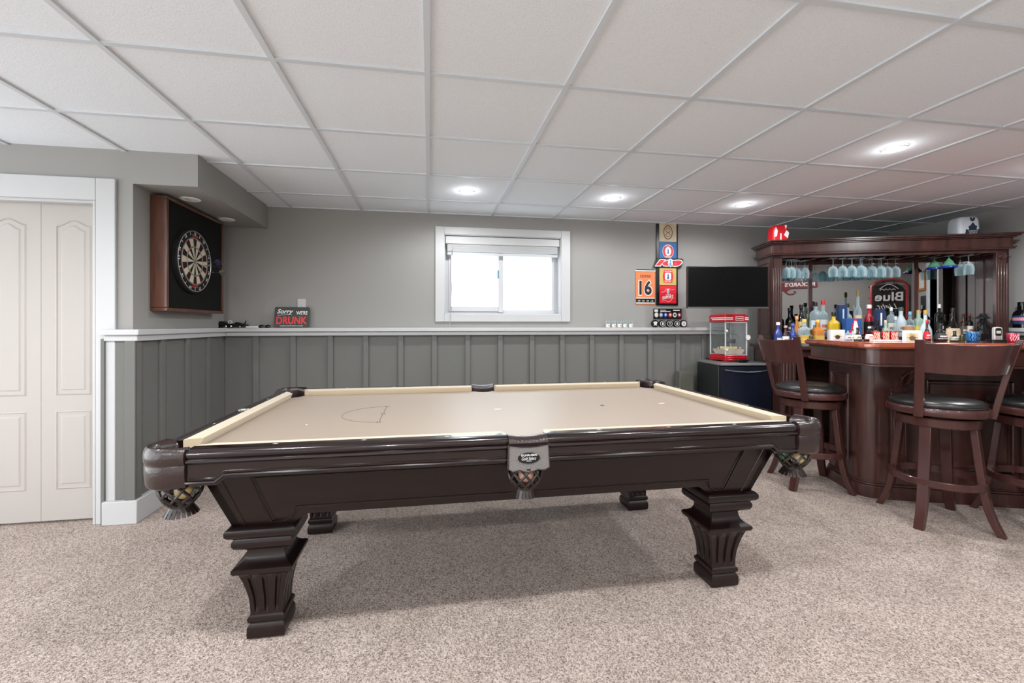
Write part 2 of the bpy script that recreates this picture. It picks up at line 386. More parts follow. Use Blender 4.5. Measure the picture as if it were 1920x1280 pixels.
# window seen only in the mirror
w2 = empty('window_2', (0, 0, 0)); struct(w2)
b = MB(); t = .035
b.box(XR-.02, XR+.1, ry0-.05, ry0, rz0-.05, rz1+.05); b.box(XR-.02, XR+.1, ry1, ry1+.05, rz0-.05, rz1+.05); b.box(XR-.02, XR+.1, ry0, ry1, rz0-.05, rz0); b.box(XR-.02, XR+.1, ry0, ry1, rz1, rz1+.05)
b.build('window_casing', WHITE, w2)
MB().box(XR+.1, XR+.104, ry0, ry1, rz0, rz1).build('window_pane', GL, w2)

# ================================================================ CEILING DOWNLIGHTS
def downlight(x, y, z, lit, label, power=DOWNLIGHT_W):
    t = empty('recessed_light', (x, y, z), 0, label, 'ceiling light', 'recessed ceiling lights')
    b = MB(); b.lathe([(.034, -.001), (.044, -.0065), (.058, -.0045), (.062, -.0005), (.034, .0)], 32, caps=False)
    b.build('trim_ring', mat('light_trim', (238, 238, 238), .4), t)
    b = MB()
    if lit:
        b.lathe([(.0, -.004), (.02, -.004), (.033, -.0015)], 24, caps=False)
        b.build('lamp', mat('lit_lamp', (255, 250, 240), .4, emit=(255, 250, 240), estr=40), t)
        l = bpy.data.lights.new('downlight', 'SPOT'); l.energy = power; l.spot_size = math.radians(176); l.spot_blend = .45; l.shadow_soft_size = .03
        l.color = (.97, .985, 1)
        o = bpy.data.objects.new('downlight', l); COL.objects.link(o); o.parent = t; o.location = (0, 0, -.02)
        l = bpy.data.lights.new('lamp_glow', 'POINT'); l.energy = .7; l.shadow_soft_size = .03; l.color = (.97, .985, 1)
        o = bpy.data.objects.new('lamp_glow', l); COL.objects.link(o); o.parent = t; o.location = (0, 0, -.05)
    else:
        b.lathe([(.0, -.010), (.02, -.009), (.033, -.002)], 24, caps=False); b.build('lamp', mat('unlit_lamp', (205, 205, 205), .3), t)
    return t
downlight(.292, 3.35, CEIL, 1, 'lit recessed ceiling light, leftmost of three above the window wall', 34)
downlight(1.518, 3.34, CEIL, 1, 'lit recessed ceiling light, middle of three along the window wall', 25)
downlight(2.736, 3.33, CEIL, 1, 'lit recessed ceiling light nearest the television, above the window wall', 25)
downlight(2.756, 2.12, CEIL, 1, 'brightest lit ceiling light, over the left bar stool', 38)
for x, y, wh, pw in ((-.93, .86, 'left of the camera, level with the near left table corner', 74), (.33, .84, 'directly in front of the camera, over the table centre', 60), (1.52, .86, 'right of the camera, level with the near right table corner', 44), (2.756, .86, 'before the bar, near the short wall', 34), (-2.2, .86, 'before the closet door', 50),
                 (-2.2, -1.2, 'added unseen behind the camera as fill, far left', 70), (-.4, -1.2, 'added unseen behind the camera as fill, left of it', 70), (1.2, -1.2, 'added unseen behind the camera as fill, right of it', 70), (2.756, -1.2, 'added unseen behind the camera as fill, far right', 60)):  # the ones behind the camera are unseen lamps added to light the room
    downlight(x, y, CEIL, 1, 'lit recessed ceiling light '+wh, pw)
downlight(4.1, 2.12, CEIL, 1, 'lit recessed ceiling light added unseen above the bar counter to brighten it')  # unseen lamp added to brighten the bar and the mirrored wall
downlight(-1.622, 3.20, 2.062, 0, 'unlit recessed light in the soffit, nearer the door')
downlight(-1.637, 3.76, 2.062, 0, 'unlit recessed light in the soffit, nearer the back wall')

# ================================================================ POOL TABLE
TA, TB = 1.1745, .587          # half length and half width between cushion noses
OA, OB = 1.2775, .690          # outside of the rails
pt = empty('pool_table', (.357, 2.206, 0), 0, 'dark wooden pool table with tan cloth and leather drop pockets', 'pool table')
IVORY = mat('ivory_inlay', (228, 224, 214), .35)
def rail_T(side):
    # maps (u, s, z) with s = distance outwards from the nose line
    if side == 'near': return lambda u, s, z: (u, -TB-s, z)
    if side == 'far': return lambda u, s, z: (u, TB+s, z)
    if side == 'left': return lambda u, s, z: (-TA-s, u, z)
    return lambda u, s, z: (TA+s, u, z)
def make_rail(side, u0, u1, corner0, corner1):
    T = rail_T(side)
    # wooden top and rounded outer lip
    prof = [(.045, .742), (.045, .7905), (.082, .7905), (.094, .788), (.101, .782), (.104, .773), (.103, .766), (.099, .761), (.105, .757), (.106, .750), (.100, .745), (.098, .742)]
    b = MB(); secs = []
    for u in (u0, u1): secs.append([T(u, s, z) for s, z in prof])
    b.loft(secs); r = b.build('rail', TWOOD, pt)
    # cloth cushion with angled pocket jaws
    d0 = .042 if corner0 else .012; d1 = .042 if corner1 else .012
    b = MB(); cp = [(.0, .786), (.0, .781), (.014, .7535), (.045, .7535), (.045, .791), (.03, .7905)]
    def off(s, d): return d*(1-min(s, .045)/.045)
    b.loft([[T(u0+.002+off(s, d0), s, z) for s, z in cp], [T(u1-.002-off(s, d1), s, z) for s, z in cp]])
    b.build('cushion', FELTC, r)
    return r, T
rails = {}
SG = .2936
def sights(r, T, us):
    for u in us:
        b = MB(); b.add([T(u-.011, .062, .7912), T(u, .0585, .7912), T(u+.011, .062, .7912), T(u, .0655, .7912)], [(0, 1, 2, 3)])
        b.build('sight', IVORY, r)
for side in ('near', 'far'):
    for sgn in (-1, 1):
        a, c = (-TA+.033, -.074) if sgn < 0 else (.074, TA-.033)
        r, T = make_rail(side, a, c, sgn < 0, sgn > 0)
        sights(r, T, [sgn*(TA-SG*k) for k in (1, 2, 3)])
for side in ('left', 'right'):
    r, T = make_rail(side, -TB+.036, TB-.036, True, True)
    sights(r, T, [-SG, SG] if side == 'left' else [-SG, 0, SG])
    if side == 'left':
        b = MB(); b.prism(ell(-TA-.068, 0, .02, .032, 24), .7906, .7912); b.prism(ell(-TA-.068, 0, .016, .028, 24), .7912, .7916, 1); b.prism(ell(-TA-.068, 0, .012, .011, 24), .7916, .792, 0)
        b.build('name_plate', [IVORY, TWOOD], r)
# cloth bed with pocket cut-outs
PC = [(-TA-.028, -TB-.028), (0, -TB-.045), (TA+.028, -TB-.028), (TA+.028, TB+.028), (0, TB+.045), (-TA-.028, TB+.028)]
out = []
def arc(cx, cy, r, a0, a1, n=10): return [(cx+r*math.cos(math.radians(a0+(a1-a0)*k/n)), cy+r*math.sin(math.radians(a0+(a1-a0)*k/n))) for k in range(n+1)]
e = .03
out += arc(PC[0][0], PC[0][1], .064, 90, 0); out += arc(0, PC[1][1], .057, 165, 15) ; out += arc(PC[2][0], PC[2][1], .064, 180, 90)
out += arc(PC[3][0], PC[3][1], .064, 270, 180); out += arc(0, PC[4][1], .057, 345, 195); out += arc(PC[5][0], PC[5][1], .064, 0, -90)
b = MB(); b.prism(out, .725, .753); bed = b.build('bed', FELT, pt)
DK = mat('cloth_mark', (70, 64, 60), .8); LT_ = mat('chalk_mark', (238, 238, 236), .8)
hs = -TA/2-.0
for y in (.167, -.022, -.205):
    b = MB(); b.prism(ell(hs, y, .011, .011, 16), .7532, .7536); b.prism(ell(hs, y, .004, .004, 10), .7536, .7539, 1); b.build('spot', [DK, LT_], bed)
b = MB(); b.box(hs-.0012, hs+.0012, -.205, .167, .7531, .7534); b.build('head_string', DK, bed)
A = [(hs+.195*math.cos(math.radians(q)), -.019+.187*math.sin(math.radians(q))) for q in range(90, 271, 6)]
b = MB(); b.tube([(p[0], p[1], .7531) for p in A], .0009, 4); b.build('drawn_arc', DK, bed)
for x, y, rx_, ry_, m_ in ((0, 0, .02, .006, LT_), (TA/2, .008, .012, .012, DK), (.945, .012, .02, .006, LT_), (-.9, -.206, .004, .004, LT_)):
    b = MB(); b.prism(ell(x, y, rx_, ry_, 14), .7532, .7536); b.build('spot', m_, bed)
# fascia boards under the rails, deeper at their ends
def fascia(side, length, step_in):
    b = MB(); half = length/2; zt, zl, zh = .744, .682, .704
    def put(u, s, z):
        return {'near': (u, -OB+.002-s+.004, z), 'far': (u, OB-.002+s-.004, z), 'left': (-OA+.002-s+.004, u, z), 'right': (OA-.002+s-.004, u, z)}[side]
    low = [(-half, zl), (-half+step_in, zl), (-half+step_in+.028, zh), (half-step_in-.028, zh), (half-step_in, zl), (half, zl)]
    pts = [(-half, zt), *low, (half, zt)]
    n = len(pts); vs = [put(u, 0, z) for u, z in pts]+[put(u, -.035, z) for u, z in pts]
    b.add(vs, [tuple(range(n)), tuple(reversed(range(n, 2*n)))]+[(i, n+i, n+(i+1) % n, (i+1) % n) for i in range(n)])
    # lower flat band and shiny bead following the stepped edge
    lw = [(u, z-.013) for u, z in low]
    pts2 = [*low, *reversed(lw)]; n = len(pts2)
    vs = [put(u, -.008, z) for u, z in pts2]+[put(u, -.04, z) for u, z in pts2]
    b.add(vs, [tuple(range(n)), tuple(reversed(range(n, 2*n)))]+[(i, n+i, n+(i+1) % n, (i+1) % n) for i in range(n)])
    b.tube([put(u, .002, z+.001) for u, z in low], .0058, 8)
    b.tube([put(u, .0, z+.013) for u, z in low], .0022, 6)
    return b
fascia('near', 2*(TA-.033), .088).build('fascia', TWOOD, pt)
fascia('far', 2*(TA-.033), .088).build('fascia', TWOOD, pt)
fascia('left', 2*(TB-.036), .06).build('fascia', TWOOD, pt)
fascia('right', 2*(TB-.036), .06).build('fascia', TWOOD, pt)
# tapered cabinet body
def inter(z): return (z-.435)/(.70-.435)
def bx(z): return 1.072+.095*inter(z)
def by(z): return .500+.075*inter(z)
b = MB()
zt, zb, zm, xs0, xs1 = .70, .435, .487, .885, .815
def front(sy):
    def P(x, z, s=0): return (x, sy*(by(z)+s), z)
    o = [(-bx(zt), zt), (-bx(zb), zb), (-xs0, zb), (-xs1, zm), (xs1, zm), (xs0, zb), (bx(zb), zb), (bx(zt), zt)]
    n = len(o); b.add([P(x, z) for x, z in o]+[P(x, z, -.03) for x, z in o], [tuple(range(n)), tuple(reversed(range(n, 2*n)))]+[(i, (i+1) % n, n+(i+1) % n, n+i) for i in range(n)])
    for d, mi in ((0, 0),):
        q = [(-.995, .655), (-.942, .465), (-.893, .465), (-.865, .483), (-.853, .517), (.853, .517), (.865, .483), (.893, .465), (.942, .465), (.995, .655)]
        b.tube([P(x, z, .001) for x, z in q], .0042, 6, closed=True)
        c_ = (0, .58); q2 = [(x*(1-.012), (z-.57)*.93+.57) for x, z in q]
        b.tube([P(x, z, .0005) for x, z in q2], .0024, 6, closed=True)
    for sx in (-1, 1): b.tube([P(sx*1.095, .66, .0), P(sx*1.03, .45, .0)], .0028, 6)
front(-1); front(1)
def sidep(sx):
    def P(y, z, s=0): return (sx*(bx(z)+s), y, z)
    o = [(-by(zt), zt), (-by(zb), zb), (-.33, zb), (-.27, zm), (.27, zm), (.33, zb), (by(zb), zb), (by(zt), zt)]
    n = len(o); b.add([P(y, z) for y, z in o]+[P(y, z, -.03) for y, z in o], [tuple(range(n)), tuple(reversed(range(n, 2*n)))]+[(i, (i+1) % n, n+(i+1) % n, n+i) for i in range(n)])
    q = [(-.44, .655), (-.38, .465), (-.34, .465), (-.30, .517), (.30, .517), (.34, .465), (.38, .465), (.44, .655)]
    b.tube([P(y, z, .001) for y, z in q], .0042, 6, closed=True)
sidep(-1); sidep(1)
b.box(-1.05, 1.05, -.48, .48, .60, .724)
b.build('cabinet', TWOOD2, pt)
# fluted legs
legp = [(.058,0),(.066,.006),(.068,.02),(.067,.045),(.062,.056),(.058,.060),(.064,.066),(.067,.076),(.064,.086),(.058,.090),(.0575,.10),(.059,.13),(.062,.16),(.068,.19),(.076,.225),(.088,.262),(.093,.266),(.103,.271),(.107,.280),(.106,.290),(.098,.295),(.088,.300),(.074,.312),(.067,.330),(.066,.345),(.071,.350),(.088,.358),(.100,.366),(.106,.378),(.106,.392),(.100,.402),(.104,.406),(.116,.412),(.123,.422),(.124,.436),(.119,.445),(.112,.450)]
def leg_mesh():
    b = MB(); secs = []
    from bisect import bisect
    zs = []
    for i in range(len(legp)-1):
        (r0, z0), (r1, z1) = legp[i], legp[i+1]
        k = 3 if .09 < z0 < .26 else 1
        for j in range(k): t = j/k; zs.append((r0+(r1-r0)*t, z0+(z1-z0)*t))
    zs.append(legp[-1])
    gr = [-.62, 0, .62]
    for r, z in zs:
        dep = 0
        if .103 < z < .255: dep = .008*min(1, (z-.103)/.008, (.255-z)/.008)
        line = [(-1, 0)]
        for g in gr:
            line += [(g-.13, 0), (g-.07, dep), (g+.07, dep), (g+.13, 0)]
        ring = []
        for sd in range(4):
            for u, d in line:
                x, y = u*r, -(r-d)
                for _ in range(sd): x, y = -y, x
                ring.append((x, y, z))
        secs.append(ring)
    b.loft(secs); return b
lg0 = None
for sx, sy in ((-1, -1), (1, -1), (-1, 1), (1, 1)):
    if lg0 is None: lg0 = leg_mesh().build('leg', TWOOD2, pt); o = lg0
    else: o = lg0.copy(); COL.objects.link(o); o.parent = pt
    o.location = (sx*.975, sy*.405, 0)

# leather corner pockets
NETM = mat('net_leather', (34, 25, 22), .35, coat=.3, bump=.1, bscale=80)
EMB = mat('embossed_leather', (112, 108, 106), .42, spec=.5, bump=.5, bscale=260)
def corner_pocket(sx, sy):
    t = MB()
    N = 22; R = .098
    outer, inner = [], []
    cx, cy = -OA-.022+R, -OB-.012+R
    # outer path: straight, arc, straight
    outer = [(-TA+.033+.0, -OB-.010), (-TA+.01, -OB-.012)]+[(cx+R*math.cos(a), cy+R*math.sin(a)) for a in [math.radians(-90-90*k/12) for k in range(13)]]+[(-OA-.021, -TB+.01), (-OA-.018, -TB+.036)]
    ic = (PC[0][0]-.004, PC[0][1]-.004); r2 = .060
    inner = [(-TA+.033, -OB+.045), (-TA+.012, -OB+.032)]+[(ic[0]+r2*math.cos(a), ic[1]+r2*math.sin(a)) for a in [math.radians(-62-146*k/12) for k in range(13)]]+[(-OA+.032, -TB+.012), (-OA+.045, -TB+.036)]
    secs = []
    for (ox, oy), (ix, iy) in zip(outer, inner):
        def L(tt, z, s=0): return ((ix+(ox-ix)*tt)*1, (iy+(oy-iy)*tt), z)
        tp = [(0, .66), (0, .775), (.12, .788), (.35, .797), (.6, .799), (.82, .793), (.96, .782), (1.0, .768), (.97, .752), (.84, .743), (.90, .738), (.90, .71), (.78, .674), (.66, .668)]
        secs.append([L(a, z) for a, z in tp])
    t.loft(secs, closed=True)
    return t
def corner_pocket2(sx, sy):
    b = corner_pocket(1, 1)
    b.v = [(abs(v[0])*sx, abs(v[1])*sy, v[2]) for v in b.v]
    return b.build('pocket_leather', LEATH, pt, smooth=50)
def basket(cx, cy, ztop, parent, h=.085, r=.062, fringe=True, flare=.019):
    b = MB(); n = 9
    prof = [(r*.98, ztop), (r*1.04, ztop-.02), (r*1.0, ztop-.045), (r*.78, ztop-.066), (r*.5, ztop-h)]
    def P(a, k): q, z = prof[k]; return (cx+q*math.cos(a), cy+q*math.sin(a), z)
    for i in range(n):
        for s in (-1, 1):
            pts = []
            for k in range(len(prof)): pts.append(P(2*PI*i/n+s*k*PI/n*.95, k))
            b.tube(pts, .0052, 5)
    b.tube([P(2*PI*i/24, 0) for i in range(24)], .006, 6, closed=True)
    b.tube([P(2*PI*i/24, 4) for i in range(24)], .007, 6, closed=True)
    if fringe:
        m = 20
        for i in range(m):
            a = 2*PI*i/m; c_, s_ = math.cos(a), math.sin(a); q = r*.5
            z0 = ztop-h
            w_ = .0055
            p0 = Vector((cx+q*c_, cy+q*s_, z0)); p1 = Vector((cx+(q+flare*.55)*c_, cy+(q+flare*.55)*s_, z0-.018)); p2 = Vector((cx+(q+flare)*c_, cy+(q+flare)*s_, z0-.032))
            tn = Vector((-s_, c_, 0))*w_; nn = Vector((c_, s_, 0))*.0022
            b.loft([[p-tn-nn, p+tn-nn, p+tn+nn, p-tn+nn] for p in (p0, p1, p2)])
    return b.build('pocket_net', NETM, parent, smooth=50)
for sx, sy in ((-1, -1), (1, -1), (-1, 1), (1, 1)):
    pk = corner_pocket2(sx, sy)
    basket(sx*(TA+.022), sy*(TB+.018), .672, pk, fringe=True)
# side pockets: leather shield hanging over the fascia
def side_pocket(sy):
    b = MB(); y0 = OB
    # saddle over the rail gap
    secs = []
    for k in range(9):
        x = -.073+.146*k/8; q = 1-(x/.073)**2
        tp = [(y0-.055-0.012*q+.0, .70), (y0-.055-.012*q, .775-.006*q), (y0-.04, .790-.007*q), (y0-.02, .795-.008*q), (y0, .791-.006*q), (y0+.012, .782-.004*q), (y0+.018, .770), (y0+.014, .760), (y0+.006, .757), (y0-.02, .70)]
        secs.append([(x, sy*v[0], v[1]) for v in tp])
    b.loft(secs); o = b.build('pocket_leather', LEATH, pt, smooth=50)
    s = MB(); top, bot = .762, .668
    pts = [(-.075, top), (-.0775, bot+.008), (-.06, bot), (-.035, bot+.004), (-.018, bot-.002), (0, bot-.005), (.018, bot-.002), (.035, bot+.004), (.06, bot+.001), (.0795, bot+.010), (.075, top), (.03, top-.006), (0, top-.007), (-.03, top-.006)]
    s.prism([(x, z) for x, z in pts], sy*(y0+.008), sy*(y0+.017), 0, axis='y')
    rim = [(x*.985, sy*(y0+.018), z) for x, z in pts]
    s.tube(rim, .002, 5, 1, closed=True)
    sh = s.build('pocket_shield', [EMB, LEATH], o, bevel=0)
    if sy < 0:
        e_ = MB(); e_.prism(ell(0, .715, .041, .020), -(y0+.0172), -(y0+.0195), 0, axis='y'); e_.build('emblem', BLACK, sh)
        SIL = mat('silver_print', (215, 215, 215), .4)
        text('lettering', 'OLHAUSEN', .06, .0075, SIL, TW(0, -(y0+.0196), .7262), sh, bold=.02)
        text('lettering', 'Gold Select', .054, .012, SIL, TW(0, -(y0+.0196), .714), sh, shear=.4)
        text('lettering', 'SERIES', .018, .0035, SIL, TW(0, -(y0+.0196), .7045), sh)
    basket(0, sy*(y0-.048), .672, o, flare=.012)
    return o
side_pocket(-1); side_pocket(1)
# dark liners below the pocket mouths
for x, y in PC:
    b = MB(); b.lathe([(.066, .750), (.066, .69), (.05, .672)], 16, T=Matrix.Translation((x, y, 0)), caps=False); b.build('pocket_liner', MATTEBLK, pt)

# pool balls resting in the nets
def ball(lx, ly, z, col, label, stripe=False, name='pool_ball'):
    m = mat('ball_%d_%d_%d' % col, col, .08, coat=.6)
    b = MB(); R = .0286
    b.lathe([(R*math.sin(PI*k/14), -R*math.cos(PI*k/14)) for k in range(15)], 24, caps=False)
    o = b.build(name, m, None, smooth=80); o.location = (.357+lx, 2.206+ly, z)
    tag(o, label, 'pool ball', 'pool balls in the table nets'); return o
cx, cy = TA+.022, TB+.018
ball(cx+.010, -cy-.024, .632, (214, 190, 140), 'cream pool ball lowest in the net at the near right corner')
ball(cx-.030, -cy+.010, .640, (60, 110, 75), 'green pool ball in the net at the near right corner')
ball(cx+.028, -cy+.028, .645, (190, 30, 45), 'red pool ball in the net at the near right corner')
ball(-cx+.018, -cy-.018, .640, (205, 178, 120), 'cream pool ball in the net at the near left corner')
ball(-cx-.028, -cy+.012, .642, (14, 13, 13), 'black pool ball in the net at the near left corner')
ball(.0, -OB+.048-.018, .640, (222, 170, 145), 'pinkish pool ball in the net under the stamped leather shield')

# ================================================================ BAR STOOLS
def stool(loc, back_deg, feet_deg, label):
    """back_deg: heading the sitter faces, feet_deg: heading of the leg frame (the seat swivels)"""
    t = empty('bar_stool', (loc[0], loc[1], 0), 0, label, 'bar stool', 'bar stools around the bar')
    ft = math.radians(feet_deg); sw = math.radians(back_deg-90)
    for k in range(4):
        a = ft+PI/4+k*PI/2; c_, s_ = math.cos(a), math.sin(a)
        zs = [(.638, .158), (.5, .172), (.35, .187), (.22, .203), (.14, .218), (.08, .236), (.04, .252), (.0, .27)]
        b = MB(); secs = []
        rd, tn = Vector((c_, s_, 0)), Vector((-s_, c_, 0))
        for z, r in zs:
            w_ = .027 if z > .3 else .027-.004*(1-z/.3); p = rd*r+Vector((0, 0, z)); th = .017
            secs.append([p-tn*w_-rd*th, p+tn*w_-rd*th, p+tn*w_+rd*th, p-tn*w_+rd*th])
        b.loft(secs); b.build('leg', SWOOD, t, bevel=.004)
    b = MB(); b.lathe([(.194, .243), (.214, .243), (.217, .247), (.217, .281), (.214, .285), (.194, .285), (.194, .243)], 40, caps=False); b.build('foot_ring', SWOOD, t)
    b = MB(); b.lathe([(.0, .592), (.186, .592), (.190, .597), (.192, .640), (.188, .646), (.12, .648), (.12, .66), (0, .66)], 40, caps=False); b.build('swivel_base', SWOOD, t)
    b = MB(); b.lathe([(.0, .658), (.205, .658), (.226, .664), (.230, .672), (.230, .700), (.226, .708), (.216, .711), (.0, .711)], 48, caps=False); b.build('seat_rim', SWOOD, t)
    b = MB(); b.lathe([(.0, .709), (.213, .709), (.2165, .713), (.213, .717), (.216, .722), (.212, .735), (.195, .748), (.15, .758), (.08, .763), (.0, .764)], 48, caps=False); st = b.build('seat', BLEATH, t, smooth=60)
    b = MB(); b.lathe([(.2145, .7155), (.2185, .7175), (.2145, .7195)], 48, caps=False); b.build('piping', BLEATH, st)
    # back: two posts and a bowed panel, sitter faces +y before turning
    Rz = Matrix.Rotation(sw, 4, 'Z')
    def bp(u, z):        # u -1..1 across the back, z height -> point on the bowed back surface
        k = (z-.66)/.45; ang = math.radians(-90+51*u*(1+.02*k)); r = .240+.035*k+.02*k*k
        lean = -.06*k
        return Rz @ Vector((r*math.cos(ang)*(1+.02*k), r*math.sin(ang)*.92+lean, z))
    for sgn in (-1, 1):
        b = MB(); secs = []
        for k in range(9):
            z = .655+(1.115-.655)*k/8; p = bp(sgn, z); q = bp(sgn*.9, z); tn = (p-q).normalized(); nn = tn.cross(Vector((0, 0, 1))).normalized()*sgn
            wv = tn*.021; th = nn*.014
            secs.append([p-wv-th, p+wv-th, p+wv+th, p-wv+th])
        b.loft(secs); b.build('back_post', SWOOD, t, bevel=.003)
    b = MB(); secs = []
    for k in range(17):
        u = -.97+1.94*k/16; top = 1.098-.012*(1-u*u); bot = .925-.008*(1-u*u); ring = []
        p0, p1 = bp(u, bot), bp(u, top); q = bp(u+.02, 1.0)-bp(u-.02, 1.0); nn = Vector((q.y, -q.x, 0)).normalized()*.009
        secs.append([p0-nn, p0+nn, p1+nn, p1-nn])
    b.loft(secs); b.build('backrest', SWOOD, t, bevel=.003)
    return t
stool((2.838, 2.778), -14, -21, 'dark wooden bar stool standing left of the bar, back turned to the pool table')
stool((3.09, 2.14), 70, -25, 'dark wooden bar stool in the foreground before the bar front, fully in view')
stool((3.65, 1.995), 75, -20, 'dark wooden bar stool at the right edge of the picture, mostly cut off')

# ================================================================ BAR
BA = math.radians(-20); BO = Vector((2.78, 2.30, 0))
bar = empty('bar_counter', BO, BA, 'curved-corner dark cherry wood bar with glossy reddish top', 'bar')
L_, D_, W_ = 2.05, .70, .46        # along the front, along the left leg, worktop width
def Lshape(o, rr=.10, n=8, inner=0):
    """L outline, o = inset from the worktop's outer edge"""
    x0, y0 = -.03+o, -.03+o; r = rr
    p = [(x0, D_-0)]
    p += [(x0+r-r*math.cos(a), y0+r-r*math.sin(a)) for a in [math.radians(90*k/n) for k in range(n+1)]]
    p += [(L_, y0), (L_, W_-inner), (W_-inner, W_-inner), (W_-inner, D_)]
    return p
def inset_end(p, d): return [(x, min(y, D_-d)) for x, y in p]
b = MB(); b.prism(Lshape(.0), 1.055, 1.078); b.prism(Lshape(.008), 1.047, 1.055); b.prism(Lshape(.012), 1.078, 1.085); top = b.build('bar_top', BTOP, bar, bevel=.004)
b = MB(); b.prism(inset_end(Lshape(.035, .09), .02), .945, 1.047); b.prism(inset_end(Lshape(.022, .1), .012), .930, .945); b.prism(inset_end(Lshape(.028, .1), .015), 1.036, 1.047)
b.build('apron', BWOOD, bar, bevel=.003)
# body below: left face set in .105, front face set in .24
bxl, byf, br = .115, .25, .115
def body(o, rr=br, n=10, d=.06):
    x0, y0 = bxl-o, byf-o; r = rr+o
    p = [(x0, D_-d)]+[(x0+r-r*math.cos(a), y0+r-r*math.sin(a)) for a in [math.radians(90*k/n) for k in range(n+1)]]
    return p+[(L_, y0), (L_, W_-.05), (W_-.05, W_-.05), (W_-.05, D_-d)]
b = MB(); b.prism(body(0), .10, .945); b.build('body', BWOOD, bar)
b = MB(); b.prism(body(.022), 0, .085); b.prism(body(.014), .085, .10); b.prism(body(.008), .10, .112)
b.build('plinth', BWOOD, bar, bevel=.004)
# panel moulding on the left face, corner pilaster edges, front panels
def frame_on(b, P, u0, u1, z0, z1, w_=.022, t=.012):
    for i, (o, h) in enumerate(((0, t), (w_*.45, t*.55), (w_, .002))): pass
    b.tube([P(u0, z0), P(u1, z0), P(u1, z1), P(u0, z1)], .012, 8, closed=True)
    k = .02; b.tube([P(u0+k, z0+k), P(u1-k, z0+k), P(u1-k, z1-k), P(u0+k, z1-k)], .005, 6, closed=True)
b = MB()
PLf = lambda u, z: (bxl-.003, u, z)
frame_on(b, PLf, .40, .60, .22, .84)
PFf = lambda u, z: (u, byf-.003, z)
for u0, u1 in ((.50, .98), (1.16, 1.64)): frame_on(b, PFf, u0, u1, .22, .82)
b.build('panel_moulding', BWOOD, bar)
def corbel(x):
    b = MB(); prof = []
    secs = []
    for k in range(15):
        t = k/14; z = .928-.165*t; dep = .16*(1-t)**1.4+.03+.012*math.sin(t*9); w_ = .055*(1-.35*t)
        secs.append([(x-w_, byf, z), (x-w_, byf-dep, z), (x, byf-dep-.012, z), (x+w_, byf-dep, z), (x+w_, byf, z)])
    b.loft(secs)
    # carved scroll and leaves
    for sx in (-1, 1):
        for j, (r0, zc, yc) in enumerate(((.022, .895, .175), (.016, .845, .105))):
            pts = [(x+sx*(.03-.0), byf-yc+ (r0*(1-k/20))*math.cos(k*.6), zc+(r0*(1-k/20))*math.sin(k*.6)) for k in range(18)]
            b.tube([(p[0]+sx*.012, p[1], p[2]) for p in pts], .005, 5)
        pts = [(x+sx*.012, byf-.195+.1*t, .915-.11*t+.01*math.sin(t*6)) for t in [k/10 for k in range(11)]]
        b.tube(pts, [.004+.006*math.sin(PI*k/10) for k in range(11)], 6)
        pts = [(x+sx*(.012+.035*math.sin(t*3)), byf-.19+.12*t, .92-.13*t) for t in [k/10 for k in range(11)]]
        b.tube(pts, .0045, 5)
    b.lathe([(0, .012), (.012, .008), (.016, 0)], 12, T=TL(x, byf-.175, .885, rx=PI/2), caps=False)
    b.prism([(x-.065, byf-.205), (x+.065, byf-.205), (x+.065, byf), (x-.065, byf)], .928, .944)
    b.build('corbel', BWOOD, bar, bevel=.0)
    # fluted pilaster under the corbel
    b = MB(); b.box(x-.05, x+.05, byf-.02, byf, .112, .75)
    for k in range(4): xx = x-.033+.022*k; b.tube([(xx, byf-.021, .16), (xx, byf-.021, .72)], .006, 6)
    b.box(x-.055, x+.055, byf-.026, byf, .74, .765)
    b.build('pilaster', BWOOD, bar, bevel=.002)
for x in (.33, 1.07, 1.75): corbel(x)

# ================================================================ BACK BAR WITH MIRROR
HA = math.atan2(-.3375, .9413); HO = Vector((3.158, 3.523, 0))
U2, V2 = Vector((math.cos(HA), math.sin(HA), 0)), Vector((-math.sin(HA), math.cos(HA), 0))
def HB(x, y, z=0): return HO+U2*x+V2*y+Vector((0, 0, z))
hb = empty('back_bar', HO, HA, 'tall cherry wood back bar with mirror, fluted columns and crown', 'cabinet')
CW = 1.985; CD = .405
CZ = 1.01
# crown
b = MB()
def slab(x0, x1, y0, y1, z0, z1): b.box(x0, x1, y0, y1, z0, z1)
slab(0, CW+.02, 0, CD, 1.985, 2.0); slab(.012, CW+.008, .012, CD, 1.972, 1.985); slab(.03, CW-.01, .03, CD, 1.962, 1.972)
slab(.045, CW-.025, .045, CD, 1.885, 1.962); slab(.03, CW-.01, .03, CD, 1.874, 1.885); slab(.036, CW-.016, .036, CD, 1.862, 1.874)
b.build('crown', BWOOD, hb, bevel=.003)
# side panels, top board, rear frame
b = MB(); b.box(.058, .078, .07, CD-.01, CZ, 1.864); b.tube([(.056, .12, 1.10), (.056, .34, 1.10), (.056, .34, 1.80), (.056, .12, 1.80)], .007, 6, closed=True)
b.build('side_panel', BWOOD, hb)
sxr = 1.925
b = MB(); b.box(sxr, sxr+.02, .07, CD-.04, CZ, 1.864); b.tube([(sxr-.002, .13, 1.10), (sxr-.002, .27, 1.10), (sxr-.002, .27, 1.80), (sxr-.002, .13, 1.80)], .006, 6, closed=True)
b.build('side_panel', BWOOD, hb)
MY = .36
b = MB(); b.box(.078, sxr, MY+.012, MY+.03, CZ, 1.864); b.box(.078, sxr, .07, .09, 1.835, 1.864)
b.build('back_panel', BWOOD, hb)
MIR = mat('mirror', (205, 205, 203), .01, metal=1)
for x0, x1 in ((.08, .512), (.545, 1.420), (1.457, 1.923)):
    MB().box(x0, x1, MY, MY+.01, CZ+.02, 1.815).build('mirror_pane', MIR, hb)
b = MB()
